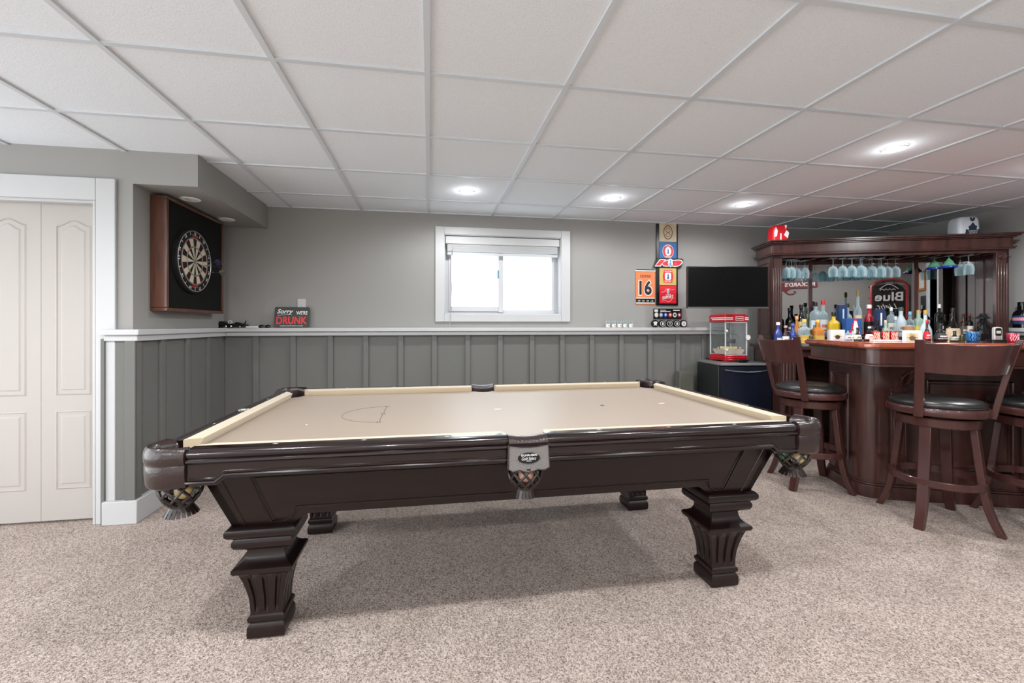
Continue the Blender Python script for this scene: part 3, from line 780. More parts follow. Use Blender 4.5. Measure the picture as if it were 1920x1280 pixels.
for x0, x1 in ((.512, .545), (1.420, 1.457)): b.box(x0, x1, MY-.012, MY+.01, CZ, 1.864)
b.box(.078, sxr, MY-.006, MY+.01, 1.80, 1.864); b.box(.078, sxr, MY-.006, MY+.01, CZ, CZ+.02)
b.build('mirror_frame', BWOOD, hb, bevel=.002)
def column(x0, x1, y0, z0, z1, name='column', ros=True):
    b = MB(); b.box(x0, x1, y0, y0+.03, z0, z1); wd = x1-x0; n = 4
    for k in range(n):
        xx = x0+wd*(k+.75)/(n+.5); b.tube([(xx, y0+.001, z0+.06), (xx, y0+.001, z1-.12)], wd*.085, 8)
    c = b.build(name, BWOOD, hb, bevel=.002)
    if ros:
        r = MB(); r.lathe([(0, .012), (.012, .011), (.014, .006), (.026, .010), (.031, .004), (.032, 0)], 24, T=TL((x0+x1)/2, y0, z1-.06, rx=PI/2), caps=False); r.build('rosette', BWOOD, c)
column(.058, .150, .07, CZ, 1.862, ros=False); column(1.855, 1.948, .07, CZ, 1.862)
# counter and lower cabinet
b = MB(); b.box(-.02, CW-.02, -.20, CD-.01, CZ-.035, CZ); b.build('counter_top', BWOOD, hb, bevel=.005)
b = MB(); b.box(.02, .05, -.16, CD-.02, 0, CZ-.035); b.box(CW-.09, CW-.06, -.16, CD-.1, 0, CZ-.035); b.box(.02, CW-.06, CD-.05, CD-.02, 0, CZ-.035)
b.box(.05, CW-.09, -.13, CD-.05, .08, .10); b.box(.05, CW-.09, -.13, CD-.05, .50, .52); b.box(.02, CW-.06, -.16, -.12, CZ-.10, CZ-.035); b.box(.02, CW-.06, -.14, CD-.05, 0, .08)
b.build('lower_cabinet', BWOOD, hb)
column(.03, .15, -.185, .0, CZ-.037, name='lower_column', ros=False); column(1.79, 1.91, -.185, .0, CZ-.037, name='lower_column', ros=False)
# stemware rails under the crown
b = MB()
for x0, x1 in ((.14, .44), (.58, 1.36), (1.45, 1.85)):
    n = max(2, int((x1-x0)/.1)+1)
    for k in range(n):
        xx = x0+(x1-x0)*k/(n-1); b.box(xx-.012, xx+.012, .10, .34, 1.826, 1.834); b.box(xx-.004, xx+.004, .10, .34, 1.834, 1.862)
b.build('glass_rack', BWOOD, hb)

# ================================================================ DARTS CORNER
XB = XN+.001
cabm = mat('dart_cabinet_wood', (92, 56, 42), .3, coat=.4, noise=.3, nscale=6, stretch=(6, 6, 1))
y0, y1, z0, z1 = 3.062, 3.83, 1.29, 2.045
db = empty('dartboard_backing', (XB, (y0+y1)/2, 0), 0, 'black square backing panel in a reddish wood frame on the niche wall', 'panel')
def LY(y): return y-(y0+y1)/2
b = MB(); t = .022; dep = .10
for a, c, e, g in ((y0, y1, z0, z0+t), (y0, y1, z1-t, z1), (y0, y0+t, z0+t, z1-t), (y1-t, y1, z0+t, z1-t)): b.box(0, dep, LY(a), LY(c), e, g)
b.build('frame', cabm, db, bevel=.004)
MB().box(.0, dep-.012, LY(y0+t), LY(y1-t), z0+t, z1-t).build('panel', mat('black_felt_panel', (22, 23, 22), .85, spec=.2), db)
# dartboard
dc = Vector((XB+dep-.010, 3.352, 1.655)); DR = .2255
bd = empty('dartboard', dc, 0, 'round dartboard with red, green, cream and black segments', 'dartboard')
def DT(): # board frame: local x -> along the board (to the viewer's right = +y), y -> up, z -> out (+x)
    return Matrix(((0, 0, 1, 0), (1, 0, 0, 0), (0, 1, 0, 0), (0, 0, 0, 1)))
D = DT()
CREAM = mat('dart_cream', (205, 188, 165), .85); DBK = mat('dart_black', (16, 15, 15), .85); DRD = mat('dart_red', (190, 60, 55), .8); DGR = mat('dart_green', (30, 105, 60), .8)
WIRE = mat('wire', (205, 205, 205), .3, metal=.6)
b = MB(); b.lathe([(0, 0), (DR, 0), (DR, .026), (DR-.006, .03), (0, .03)], 60, T=D, caps=False); b.build('surround', DBK, bd)
def ring_sector(b, r0, r1, a0, a1, m, n=4, z=.0306):
    vs = []; 
    for k in range(n+1):
        a = a0+(a1-a0)*k/n; vs += [(r0*math.cos(a), r0*math.sin(a), z), (r1*math.cos(a), r1*math.sin(a), z)]
    b.add(vs, [(2*k, 2*k+1, 2*k+3, 2*k+2) for k in range(n)], m, D)
b = MB()
for i in range(20):
    a0 = math.radians(90-9+18*i-0); a1 = a0+math.radians(18); dk = (i % 2 == 0)
    m, mm = (0, 2) if dk else (1, 3)
    for r0, r1, q in ((.016, .099, m), (.099, .107, mm), (.107, .162, m), (.162, .170, mm)): ring_sector(b, r0, r1, a0, a1, q)
ring_sector(b, .0064, .016, 0, 2*PI, 3, 24); ring_sector(b, 0, .0064, 0, 2*PI, 2, 16)
b.build('playing_field', [DBK, CREAM, DRD, DGR], bd)
b = MB()
for r in (.0064, .016, .099, .107, .162, .170): b.tube([D @ Vector((r*math.cos(2*PI*k/48), r*math.sin(2*PI*k/48), .0315)) for k in range(48)], .0007, 4, closed=True)
for i in range(20):
    a = math.radians(81+18*i); b.tube([D @ Vector((r*math.cos(a), r*math.sin(a), .0315)) for r in (.016, .172)], .0006, 4)
b.tube([D @ Vector((.215*math.cos(2*PI*k/60), .215*math.sin(2*PI*k/60), .034)) for k in range(60)], .0022, 5, closed=True)
b.build('wire_spider', WIRE, bd)
WP = mat('white_print', (232, 232, 228), .6)
nums = [20, 1, 18, 4, 13, 6, 10, 15, 2, 17, 3, 19, 7, 16, 8, 11, 14, 9, 12, 5]
for i, nmb in enumerate(nums):
    a = -math.radians(18*i); s_ = str(nmb)
    if nmb in (20,): pass
    T = D @ Matrix.Rotation(a, 4, 'Z') @ Matrix.Translation((0, .198, .0312))
    text('number', s_, .012*len(s_) if len(s_) > 1 else .009, .022, WP, T, bd, bold=.02)
text('lettering', 'Dunlop', .07, .018, mat('dart_print_orange', (215, 120, 90), .6), D @ Matrix.Translation((0, .182, .0312)), bd, bold=.02)
text('lettering', 'BLADE', .07, .014, mat('dart_print_red', (200, 70, 60), .6), D @ Matrix.Translation((0, -.182, .0312)), bd, bold=.02)
# darts
def dart(y, z, fl, label):
    t = empty('dart', (dc.x+.03, dc.y+y, dc.z+z), 0, label, 'dart', 'darts stuck in the dartboard')
    b = MB(); b.tube([(-.008, 0, 0), (.022, 0, 0)], .0012, 5); b.build('point', CHROME, t)
    b = MB(); b.tube([(.022, 0, 0), (.028, 0, 0), (.068, 0, 0), (.074, 0, 0)], [.0022, .0036, .0036, .0025], 8); b.build('barrel', CHROME, t)
    b = MB(); b.tube([(.074, 0, .0), (.11, 0, -.001)], .002, 6); b.build('shaft', BLACK, t)
    b = MB()
    for k in range(4):
        a = k*PI/2+.4; c_, s_ = math.cos(a)*.019, math.sin(a)*.019
        b.loft([[(.105, 0, 0), (.118, c_, s_), (.142, c_, s_), (.150, 0, 0)], [(.105, .0006, .0006), (.118, c_+.0006, s_+.0006), (.142, c_+.0006, s_+.0006), (.150, .0006, .0006)]])
    b.build('flight', fl, t)
FB = mat('flight_blue', (38, 38, 78), .5); FK = mat('flight_black', (18, 18, 20), .5); FW = mat('flight_patterned', (90, 90, 88), .5)
dart(.045, .006, FB, 'dart with dark blue flight, upper one in the dartboard')
dart(.070, -.020, FK, 'dart with black flight, middle one in the dartboard')
dart(.112, -.062, FW, 'dart with speckled grey flight, lowest one in the dartboard')

# ================================================================ THINGS ON THE LEDGE, LEFT
LZ = LT+.0005
sg = empty('tin_sign', (-1.208, 3.985, LZ), 0, 'black tin sign reading Sorry we are drunk, leaning on the wall', 'sign')
W, H = .292, .186; TS = Matrix.Rotation(math.radians(-9), 4, 'X')
def sign_T(x, z, off=.0035): return TS @ TW(x, -off, z)
b = MB(); b.prism([(p[0], p[1]) for p in rbox(-W/2, W/2, .002, H, .012)], -.0015, .0015, 0, TS, axis='y'); b.build('plate', BLACK, sg)
b = MB(); b.prism(rbox(-W/2+.006, W/2-.006, .008, H-.006, .009), -.0022, -.0014, 0, TS, axis='y'); b.build('face', mat('sign_grey', (60, 62, 60), .5, metal=.3), sg)
text('lettering', 'Sorry', .135, .052, WP, sign_T(-.058, .142), sg, shear=.35, bold=.02)
text('lettering', "WE'RE", .095, .034, WP, sign_T(.082, .135), sg, bold=.02)
text('lettering', 'DRUNK', .255, .068, mat('sign_red', (225, 42, 48), .45), sign_T(0, .066), sg, bold=.025)
text('lettering', 'PLEASE COME BACK LATER', .19, .010, WP, sign_T(0, .018), sg)
b = MB(); b.tube([TS @ Vector(p) for p in ((-.12, -.004, .112), (-.06, -.004, .118), (.0, -.004, .121))], .0014, 4); b.build('underline', WP, sg)

# switch plate
sw = empty('light_switch', (-1.143, YB-.0, 1.376), 0, 'white light switch plate above the tin sign', 'light switch')
b = MB(); b.prism(rbox(-.036, .036, -.058, .058, .005), -.006, 0, 0, axis='y'); b.build('plate', WHITE, sw, bevel=.0015)
MB().box(-.016, .016, -.009, -.005, -.033, .033).build('rocker', WHITE, sw, bevel=.001)

# model vehicle: long and low with a tail fin and pale wheels
mv = empty('model_vehicle', (-1.70, 3.995, LZ), 0, 'black model vehicle with tail fin on the ledge corner', 'model')
def sil(pts, w0, w1): b = MB(); b.prism(pts, w0, w1, axis='y'); return b
sil([(-.12, .008), (.12, .008), (.135, .024), (.10, .034), (.02, .036), (-.03, .036), (-.05, .058), (-.085, .058), (-.10, .038), (-.125, .036), (-.13, .016)], -.03, .03).build('body', BLACK, mv, bevel=.004)
sil([(.085, .03), (.112, .03), (.118, .062), (.113, .066), (.104, .044)], -.003, .003).build('tail_fin', BLACK, mv, bevel=.001)
sil([(.02, .034), (.085, .034), (.075, .046), (.04, .050)], -.018, .018).build('engine_cover', BLACK, mv, bevel=.004)
for x, r in ((-.095, .016), (-.028, .014), (.012, .015), (.082, .010)):
    b = MB(); b.lathe([(r*.5, -.036), (r, -.036), (r, -.028), (r*.5, -.028)], 18, T=TL(x, 0, r, rx=PI/2) @ Matrix.Scale(-1, 4, (0, 0, 1)), caps=False)
    b.lathe([(0, .030), (r*.55, .031), (r*.55, .036), (0, .037)], 14, 1, T=TL(x, 0, r, rx=PI/2), caps=False)
    b.lathe([(r*.5, .028), (r, .028), (r, .036), (r*.5, .036)], 18, T=TL(x, 0, r, rx=PI/2), caps=False); b.build('wheel', [MATTEBLK, mat('wheel_cream', (225, 218, 200), .4)], mv)
b = MB(); b.tube([(-.012+.016*math.cos(2*PI*k/16), -.0, .052+.011*math.sin(2*PI*k/16)) for k in range(16)], .0028, 5, closed=True); b.build('white_ring', WP, mv)
cd = MB().box(-.05, .05, -.03, .03, 0, .015).build('card_box', mat('card_white', (212, 212, 210), .6), loc=(-1.525, 3.995, LZ), bevel=.001); tag(cd, 'small flat white box between the model vehicle and the tin sign', 'box')
gl = empty('sunglasses', (-1.425, 3.99, LZ), 0, 'dark folded sunglasses on the ledge beside the tin sign', 'sunglasses')
for sx in (-1, 1):
    b = MB(); b.lathe([(0, 0), (.02, .001), (.021, .004), (.012, .010), (0, .012)], 16, T=TL(sx*.026, -.012, .012, rx=1.2), caps=False, sx=1.1, sy=.75); b.build('lens', BLACK, gl)
b = MB(); b.tube([(-.045, -.01, .018), (-.02, -.014, .022), (0, -.014, .020), (.02, -.014, .022), (.045, -.01, .018)], .003, 6); b.tube([(-.045, -.01, .018), (-.03, .02, .006), (.03, .024, .004)], .0025, 6); b.tube([(.045, -.01, .018), (.03, .026, .006), (-.03, .028, .004)], .0025, 6); b.build('frame', mat('sunglass_brown', (50, 30, 26), .3), gl)

# ================================================================ LEDGE, RIGHT: shot glasses and pucks
CG = glass_mat('clear_glass', (222, 232, 234), .08, edge=.7)
lab5 = ['leftmost of the five printed shot glasses on the ledge', 'second from left of the five printed shot glasses', 'middle one of the five printed shot glasses', 'second from right of the five printed shot glasses', 'rightmost of the five printed shot glasses on the ledge']
for k in range(5):
    px = (1140, 1151, 1161.5, 1172, 1183)[k]; p = atY(px, 612, 4.0)
    t = empty('shot_glass', (p.x, 4.0, LZ), 0, lab5[k], 'glass', 'shot glasses on the ledge')
    b = MB(); b.lathe([(0, .003), (.017, .003), (.0185, 0), (.0195, .002), (.0235, .068), (.0222, .068), (.0180, .012), (0, .010)], 20, caps=False); b.build('bowl', CG, t)
    b = MB(); b.lathe([(.0200, .004), (.0216, .034)], 20, caps=False); b.lathe([(.0203, .010), (.0207, .018)], 6, 1, caps=False, sx=.999); b.build('print', [mat('shot_print_white', (235, 232, 225), .5), BLACK], t)
    b = MB(); b.box(-.018, -.006, -.0215, -.0195, .0, .0); b.prism([(-.004, .013), (.006, .013), (.006, .021), (-.004, .021)], -.0225, -.0215, axis='y'); b.build('mark', BLACK, t)
PK = mat('puck_rubber', (14, 14, 14), .6); RIMW = mat('puck_print', (228, 228, 226), .5); PRED = mat('print_red', (200, 40, 52), .5); PBLU = mat('print_blue', (34, 84, 150), .5)
pd = [('', 'first hockey puck from left, white cup-shaped print'), ('1', 'second hockey puck from left, ringed white figure'), ('T', 'third hockey puck, middle of the row, ringed white letter'), ('I', 'fourth hockey puck from left, ringed white stroke'), ('A', 'fifth hockey puck, rightmost, white disc with red mark')]
for k, (ch, lb) in enumerate(pd):
    px = (1227.7, 1241.4, 1254.8, 1268.2, 1281)[k]; p = atY(px, 608, 3.995)
    t = empty('hockey_puck', (p.x, 3.995, LZ+.0385), 0, lb, 'hockey puck', 'hockey pucks standing on the ledge')
    b = MB(); b.lathe([(0, -.012), (.036, -.012), (.038, -.010), (.038, .010), (.036, .012), (0, .012)], 36, T=TL(rx=PI/2), caps=False); b.build('disc', PK, t)
    F = lambda d=.0125: TW(0, -d, 0)
    b = MB()
    if k in (1, 2, 3): b.tube([(.026*math.cos(2*PI*j/32), -.0122, .026*math.sin(2*PI*j/32)) for j in range(32)], .0022, 4, closed=True)
    elif k == 4: b.prism(ell(0, 0, .027, .027), -.0132, -.012, axis='y')
    else: b.prism([(-.02, -.022), (-.012, -.008), (-.022, .014), (-.012, .022), (.012, .022), (.022, .014), (.012, -.008), (.02, -.022), (.008, -.016), (-.008, -.016)], -.0132, -.012, axis='y')
    b.build('print', RIMW, t)
    if ch: text('lettering', ch, .018, .024, PRED if k == 4 else RIMW, TW(0, -.0136, 0), t, bold=.03)

# strip plaque with small team-style badges
pl = empty('wall_plaque', (2.447, YB, 1.314), 0, 'narrow black plaque with a row of small coloured badges', 'plaque')
MB().box(-.158, .158, -.010, 0, -.053, .053).build('board', BLACK, pl, bevel=.002)
cols = [(225, 218, 195), (120, 125, 165), (40, 80, 165), (205, 50, 60), (225, 225, 225), (150, 45, 55)]
for k, c in enumerate(cols):
    m_ = mat('badge_%d_%d_%d' % c, c, .5); x = -.128+.0515*k
    b = MB(); b.prism(ell(x, -.012, .021, .025, 20), -.0125, -.010, axis='y'); b.prism(ell(x, -.010, .010, .012, 16), -.0135, -.0125, 1, axis='y'); b.build('badge', [m_, RIMW if k not in (4,) else BLACK], pl)
b = MB(); b.box(-.085, -.02, -.0115, -.010, .034, .040); b.box(-.085, .03, -.0115, -.010, .022, .028); b.box(.06, .135, -.0115, -.010, .03, .042); b.box(-.15, -.11, -.0115, -.010, .02, .045); b.build('print_bar', RIMW, pl)

# tall brewery banner
bn = empty('wall_banner', (2.440, YB, 1.400), 0, 'tall narrow black banner of four square beer posters with 100 across it', 'banner')
def at_b(px, py, d=.012): p = atY(px, py, YB-d); return (p.x-2.440, p.z-1.400)
MB().box(-.122, .122, -.012, -.002, 0, .846).build('backing', BLACK, bn, bevel=.002)
def poster(px0, px1, py0, py1, m):
    a, c = at_b(px0, py1), at_b(px1, py0); a2 = (a[0], c[0], a[1], c[1])
    b = MB(); b.box(a[0], c[0], -.0155, -.012, a[1], c[1]); return b.build('poster', m, bn), a2
POS_C = mat('poster_cream', (200, 190, 160), .6, noise=.15, nscale=14); POS_B = mat('poster_blue', (22, 92, 160), .5); POS_G = mat('poster_gold', (200, 172, 96), .6, noise=.15, nscale=14); POS_R = mat('poster_red', (214, 28, 48), .5)
PBRN = mat('print_brown', (125, 70, 60), .6)
def oval(p, cx, cz, rx, rz, m, y=-.0157, nm='emblem'):
    b = MB(); b.prism(ell(cx, cz, rx, rz, 32), y-.0008, y, axis='y'); return b.build(nm, m, p)
def ship(p, cx, cz, s, m, y=-.0195):
    b = MB()
    b.prism([(cx-s*.5, cz-s*.7), (cx+s*.5, cz-s*.7), (cx+s*.35, cz-s), (cx-s*.35, cz-s)], y-.0006, y, axis='y')
    b.prism([(cx-s*.45, cz-s*.6), (cx+s*.4, cz-s*.6), (cx+s*.15, cz+s*.1), (cx-s*.15, cz+s*.1)], y-.0006, y, axis='y')
    b.prism([(cx-s*.3, cz+s*.2), (cx+s*.3, cz+s*.2), (cx+s*.05, cz+s), (cx-s*.05, cz+s)], y-.0006, y, axis='y')
    b.build('emblem', m, p)
p1, q = poster(1236, 1268, 419, 452.5, POS_C); cx, cz = (q[0]+q[1])/2, (q[2]+q[3])/2
oval(p1, cx, cz, .052, .075, PBRN); oval(p1, cx, cz, .043, .064, POS_C, -.0165); oval(p1, cx, cz+.022, .026, .026, PBRN, -.0173); oval(p1, cx, cz-.026, .026, .022, PBRN, -.0173); oval(p1, cx, cz+.022, .021, .020, POS_C, -.0181); oval(p1, cx, cz-.026, .021, .017, POS_C, -.0181)
text('lettering', 'MOLSON', .06, .010, PBRN, TW(cx, -.0158, q[3]-.012), p1)
p2_, q = poster(1236.2, 1268, 455, 486, POS_B); cx, cz = (q[0]+q[1])/2, (q[2]+q[3])/2-.004
oval(p2_, cx, cz, .062, .072, RIMW); oval(p2_, cx, cz, .058, .068, POS_R, -.0165); oval(p2_, cx, cz, .035, .046, RIMW, -.0173); ship(p2_, cx, cz, .026, PBLU)
text('lettering', 'MOLSON', .062, .012, RIMW, TW(cx, -.0180, cz+.056), p2_, bold=.02); text('lettering', 'EXPORT', .062, .012, RIMW, TW(cx, -.0180, cz-.056), p2_, bold=.02)
p3_, q = poster(1236.4, 1267.6, 502, 534, POS_G); cx, cz = (q[0]+q[1])/2, (q[2]+q[3])/2
b = MB(); b.prism([(cx-.058, cz-.0), (cx-.045, cz-.066), (cx+.045, cz-.066), (cx+.058, cz), (cx+.045, cz+.066), (cx-.045, cz+.066)], -.0170, -.0157, axis='y'); b.build('emblem', POS_R, p3_)
b = MB(); b.prism(rbox(cx-.034, cx+.034, cz-.036, cz+.036, .01), -.0180, -.0170, axis='y'); b.build('emblem', RIMW, p3_); ship(p3_, cx, cz, .028, PBLU)
text('lettering', 'MOLSON', .078, .016, RIMW, TW(cx, -.0182, cz+.052), p3_, bold=.02); text('lettering', 'EXPORT', .078, .016, RIMW, TW(cx, -.0182, cz-.052), p3_, bold=.02)
p4_, q = poster(1236.4, 1267.6, 535.5, 568.5, POS_R); cx, cz = (q[0]+q[1])/2, (q[2]+q[3])/2
text('lettering', 'EXPORT', .130, .030, RIMW, TW(cx, -.0160, cz-.028) @ Matrix.Rotation(.16, 4, 'Z'), p4_, shear=.2, bold=.03)
text('lettering', 'MOLSON', .056, .010, RIMW, TW(cx+.004, -.0160, cz-.002) @ Matrix.Rotation(.16, 4, 'Z'), p4_, bold=.02)
oval(p4_, cx, cz+.034, .013, .026, RIMW); ship(p4_, cx, cz+.034, .015, PBLU, -.0168)
b = MB(); b.tube([(cx-.075, -.0162, cz+.020), (cx-.04, -.0162, cz+.028), (cx-.02, -.0162, cz+.056), (cx+.02, -.0162, cz+.058), (cx+.04, -.0162, cz+.046), (cx+.07, -.0162, cz+.053)], .0018, 4); b.tube([(cx-.07, -.0162, cz-.068), (cx-.03, -.0162, cz-.062), (cx, -.0162, cz-.078), (cx+.03, -.0162, cz-.066), (cx+.05, -.0162, cz-.038), (cx+.07, -.0162, cz-.034)], .0018, 4); b.build('emblem', RIMW, p4_)
# the wide 100 across the banner
a = at_b(1226, 499.5); c = at_b(1279, 487); cx, cz = (a[0]+c[0])/2, (a[1]+c[1])/2; w100, h100 = c[0]-a[0], c[1]-a[1]
b = MB(); b.prism([(cx-w100/2-.008, cz-h100/2-.012), (cx+w100/2-.018, cz-h100/2-.012), (cx+w100/2+.010, cz+h100/2-.004), (cx+w100/2-.004, cz+h100/2+.012), (cx-w100/2+.03, cz+h100/2+.012)], -.024, -.0157, axis='y'); bk = b.build('number_board', BLACK, bn, bevel=.003)
text('lettering', '100', w100*1.0, h100*1.02, RIMW, TW(cx, -.0243, cz), bk, shear=.35, bold=.13)
text('lettering', '100', w100*.93, h100*.80, POS_R, TW(cx, -.0252, cz), bk, shear=.35, bold=.08)
oval(bk, cx+.018, cz+.002, .027, .044, RIMW, -.0262); ship(bk, cx+.018, cz+.004, .036, mat('ship_blue', (50, 150, 195), .5), -.0272)
# orange jersey banner
jb = empty('jersey_banner', (2.198, YB, 1.41), 0, 'small orange hanging jersey banner with the number 16', 'banner')
MB().box(-.104, .104, -.009, -.003, .0, .335).build('cloth', mat('jersey_orange', (240, 130, 80), .75), jb)
b = MB(); b.tube([(-.110, -.006, .345), (.110, -.006, .345)], .0075, 8); b.build('rod', WP, jb)
b = MB(); b.tube([(-.098, -.006, .356), (.098, -.006, .356)], .0045, 8); b.build('hanging_bar', BLACK, jb)
MB().box(-.104, .104, -.0100, -.009, .020, .060).build('stripe', BLACK, jb)
b = MB(); b.box(-.104, .104, -.0098, -.009, .060, .068); b.box(-.104, .104, -.0098, -.009, .012, .020); b.build('stripe', WP, jb)
NVY = mat('print_navy', (22, 22, 40), .6)
text('lettering', 'DIONNE', .115, .028, NVY, TW(0, -.0095, .29), jb, bold=.01)
text('number', '16', .158, .172, WP, TW(0, -.0095, .172), jb, bold=.06); text('number', '16', .138, .150, NVY, TW(0, -.0104, .172), jb, bold=.03)
for k, s_ in enumerate(('GM', '16', 'GM', '15')): text('lettering', s_, .026, .016, WP, TW(-.072+.048*k, -.0105, .036), jb, bold=.01)

# ================================================================ TELEVISION
D_ = 3.88
def cam_pt(px, py, d):
    x = (px-CX)/F_PX*d; z = CAM_H-(py-CY)/F_PX*d
    return Vector((x*_c+d*_s, -x*_s+d*_c, z))
tl_, br_ = cam_pt(1289, 499, D_), cam_pt(1441, 578, D_); c = (tl_+br_)/2; wtv = (Vector((br_.x-tl_.x, br_.y-tl_.y))).length; htv = tl_.z-br_.z
tv = empty('television', (c.x, c.y, br_.z), -YAW, 'flat black television turned on a wall arm above the popcorn machine', 'television')
b = MB(); b.box(-wtv/2, wtv/2, 0, .03, 0, htv); b.box(-wtv/2+.08, wtv/2-.08, .03, .055, .06, htv-.05); b.build('housing', BLACK, tv, bevel=.003)
MB().box(-wtv/2+.008, wtv/2-.008, -.0015, .001, .018, htv-.008).build('screen', mat('tv_screen', (9, 10, 10), .25, spec=.12), tv)
MB().box(-wtv/2, wtv/2, -.0025, .002, 0, .012).build('lower_trim', mat('tv_trim', (120, 120, 120), .25, metal=.8), tv)
b = MB(); b.tube([(0, .05, .2), (-.05, .25, .2), (-.12, .40, .2)], .018, 8); b.box(-.1, .1, .048, .06, .1, .3); b.build('wall_arm', BLACK, tv)

# ================================================================ FRIDGE, POPCORN MACHINE
FRZ = .84; fr = empty('mini_fridge', (2.675, 3.535, 0), math.radians(-7), 'black mini fridge standing under the television', 'fridge')
FRB = mat('fridge_black', (34, 36, 37), .45); FRD = mat('fridge_door_blueblack', (20, 25, 38), .3)
MB().box(0, .485, .05, .44, .02, FRZ-.022).build('body', FRB, fr, bevel=.006)
b = MB(); b.box(-.002, .487, .0, .442, FRZ-.022, FRZ); b.build('worktop', mat('fridge_top', (120, 120, 120), .35), fr, bevel=.006)
b = MB(); secs = []
for k in range(9):
    u = k/8; y = -.0-.022*math.sin(PI*u); secs.append([(.006+.473*u, y, .03), (.006+.473*u, .048, .03), (.006+.473*u, .048, FRZ-.03), (.006+.473*u, y, FRZ-.03)])
b.loft(secs); dd = b.build('door', FRD, fr)
b = MB(); b.tube([(.03+.43*k/12, -.010-.026*math.sin(PI*k/12), FRZ-.060-.018*math.sin(PI*k/12)) for k in range(13)], .006, 8); b.build('handle', mat('handle_grey', (110, 112, 116), .25, metal=.6), dd)
for x in (.05, .43): pass
b = MB()
for x in (.03, .42):
    for y in (.06, .40): b.box(x, x+.03, y, y+.03, 0, .022)
b.build('foot', BLACK, fr)
bx_ = MB().box(2.50, 2.655, 3.92, 4.005, 0, .725).build('storage_box', mat('box_olive', (92, 93, 84), .6), bevel=.004); tag(bx_, 'tall dull green box squeezed behind the mini fridge', 'box')

RED = mat('popcorn_red', (190, 22, 38), .3, coat=.5); pm = empty('popcorn_machine', (2.835, 3.69, FRZ+.0005), math.radians(-1), 'red tabletop popcorn machine with glass sides and a white crank', 'popcorn machine')
s_ = .235
b = MB(); b.prism(rbox(-.012, s_+.008, -.012, s_+.008, .02), .012, .022); b.prism(rbox(0, s_, 0, s_, .012), .022, .062); b.prism(rbox(-.006, s_+.003, -.006, s_+.003, .012), .03, .042)
for x in (.0, s_-.05):
    for y in (.0, s_-.05): b.prism(rbox(x, x+.05, y, y+.05, .01), 0, .013)
b.build('base', RED, pm, bevel=.003)
b = MB(); b.prism(rbox(-.008, s_+.008, -.008, s_+.008, .015), .385, .452); b.prism(rbox(.0, s_, .0, s_, .02), .452, .462); b.build('lid', RED, pm, bevel=.004)
b = MB(); b.box(-.0095, .075, -.0100, -.0075, .422, .432) ; b.box(-.0095, .075, -.0100, -.0075, .406, .416); b.box(-.0100, -.0075, -.0095, s_-.03, .422, .432); b.box(-.0100, -.0075, -.0095, s_-.05, .406, .416); b.box(s_-.03, s_+.009, -.01, -.0075, .422, .432); b.box(s_-.03, s_+.009, -.01, -.0075, .406, .416); b.build('white_stripes', WP, pm)
b = MB(); b.box(.105, .185, -.0105, -.0075, .400, .440); lp_ = b.build('label_plate', WP, pm); MB().box(.108, .182, -.0110, -.0104, .403, .437).build('label_face', RED, lp_)
text('lettering', 'Nostalgia', .066, .018, WP, TW(.145, -.0113, .420), lp_, shear=.2, bold=.02)
b = MB()
for x, y in ((.0, .0), (s_-.009, 0), (0, s_-.009), (s_-.009, s_-.009)): b.box(x, x+.009, y, y+.009, .060, .386)
for y in (0, s_-.006): b.box(0, s_, y, y+.006, .062, .067); b.box(0, s_, y, y+.006, .378, .386)
b.build('posts', mat('metal_white', (220, 220, 222), .3), pm)
PG = glass_mat('popcorn_glass', (235, 240, 240), .015, edge=.12)
b = MB(); b.box(.009, s_-.009, .002, .004, .067, .378); b.box(.002, .004, .009, s_-.009, .067, .378); b.box(s_-.004, s_-.002, .009, s_-.009, .067, .378); b.build('glass_panes', PG, pm)
b = MB(); b.box(.02, s_-.02, s_-.014, s_-.010, .067, .378); b.build('rear_panel', PG, pm)
tray = MB(); tray.loft([[(.03, .03, .068), (s_-.03, .03, .068), (s_-.03, s_-.04, .068), (.03, s_-.04, .068)], [(.014, .014, .118), (s_-.014, .014, .118), (s_-.014, s_-.025, .118), (.014, s_-.025, .118)]]); tray.build('tray', mat('tray_cream', (225, 205, 185), .5), pm)
b = MB()
for k in range(60):
    x, y, z = .04+random.random()*.15, .03+random.random()*.14, .118+random.random()*.016; r = .008+random.random()*.006
    b.lathe([(r*math.sin(PI*j/5), -r*math.cos(PI*j/5)) for j in range(6)], 7, T=Matrix.Translation((x, y, z)), caps=False)
o = b.build('popcorn', mat('popcorn', (232, 212, 160), .8), pm); o['kind'] = 'stuff'
b = MB(); b.lathe([(.0, .175), (.05, .175), (.055, .185), (.055, .215), (.0, .218)], 24, T=Matrix.Translation((.135, .12, 0)), caps=False); b.tube([(.135, .12, .216), (.135, .12, .386)], .005, 6); b.tube([(.135, .12, .27), (.19, .10, .262), (.215, .06, .20)], .004, 6); b.build('kettle', mat('kettle_grey', (96, 100, 106), .3, metal=.7), pm)
b = MB(); b.lathe([(0, 0), (.024, 0), (.026, .004), (.024, .008), (0, .008)], 20, T=TL(s_-.003, .0-.012, .235, rx=PI/2), caps=False); b.build('crank_knob', WP, pm)
b = MB()
for z in (.30, .115): b.lathe([(0, 0), (.012, 0), (.013, .006), (.008, .012), (0, .013)], 14, T=TL(.012, -.002, z, rx=PI/2), caps=False)
b.build('door_knob', WP, pm)
ds = empty('serving_dish', (2.955, 3.60, FRZ+.0005), 0, 'shallow black dish on the fridge in front of the popcorn machine', 'dish')
b = MB(); b.lathe([(0, .0), (.035, .0), (.062, .018), (.070, .021), (.070, .024), (.060, .021), (.035, .006), (0, .005)], 32, caps=False, sx=1.0, sy=.55); b.build('dish', BLACK, ds)

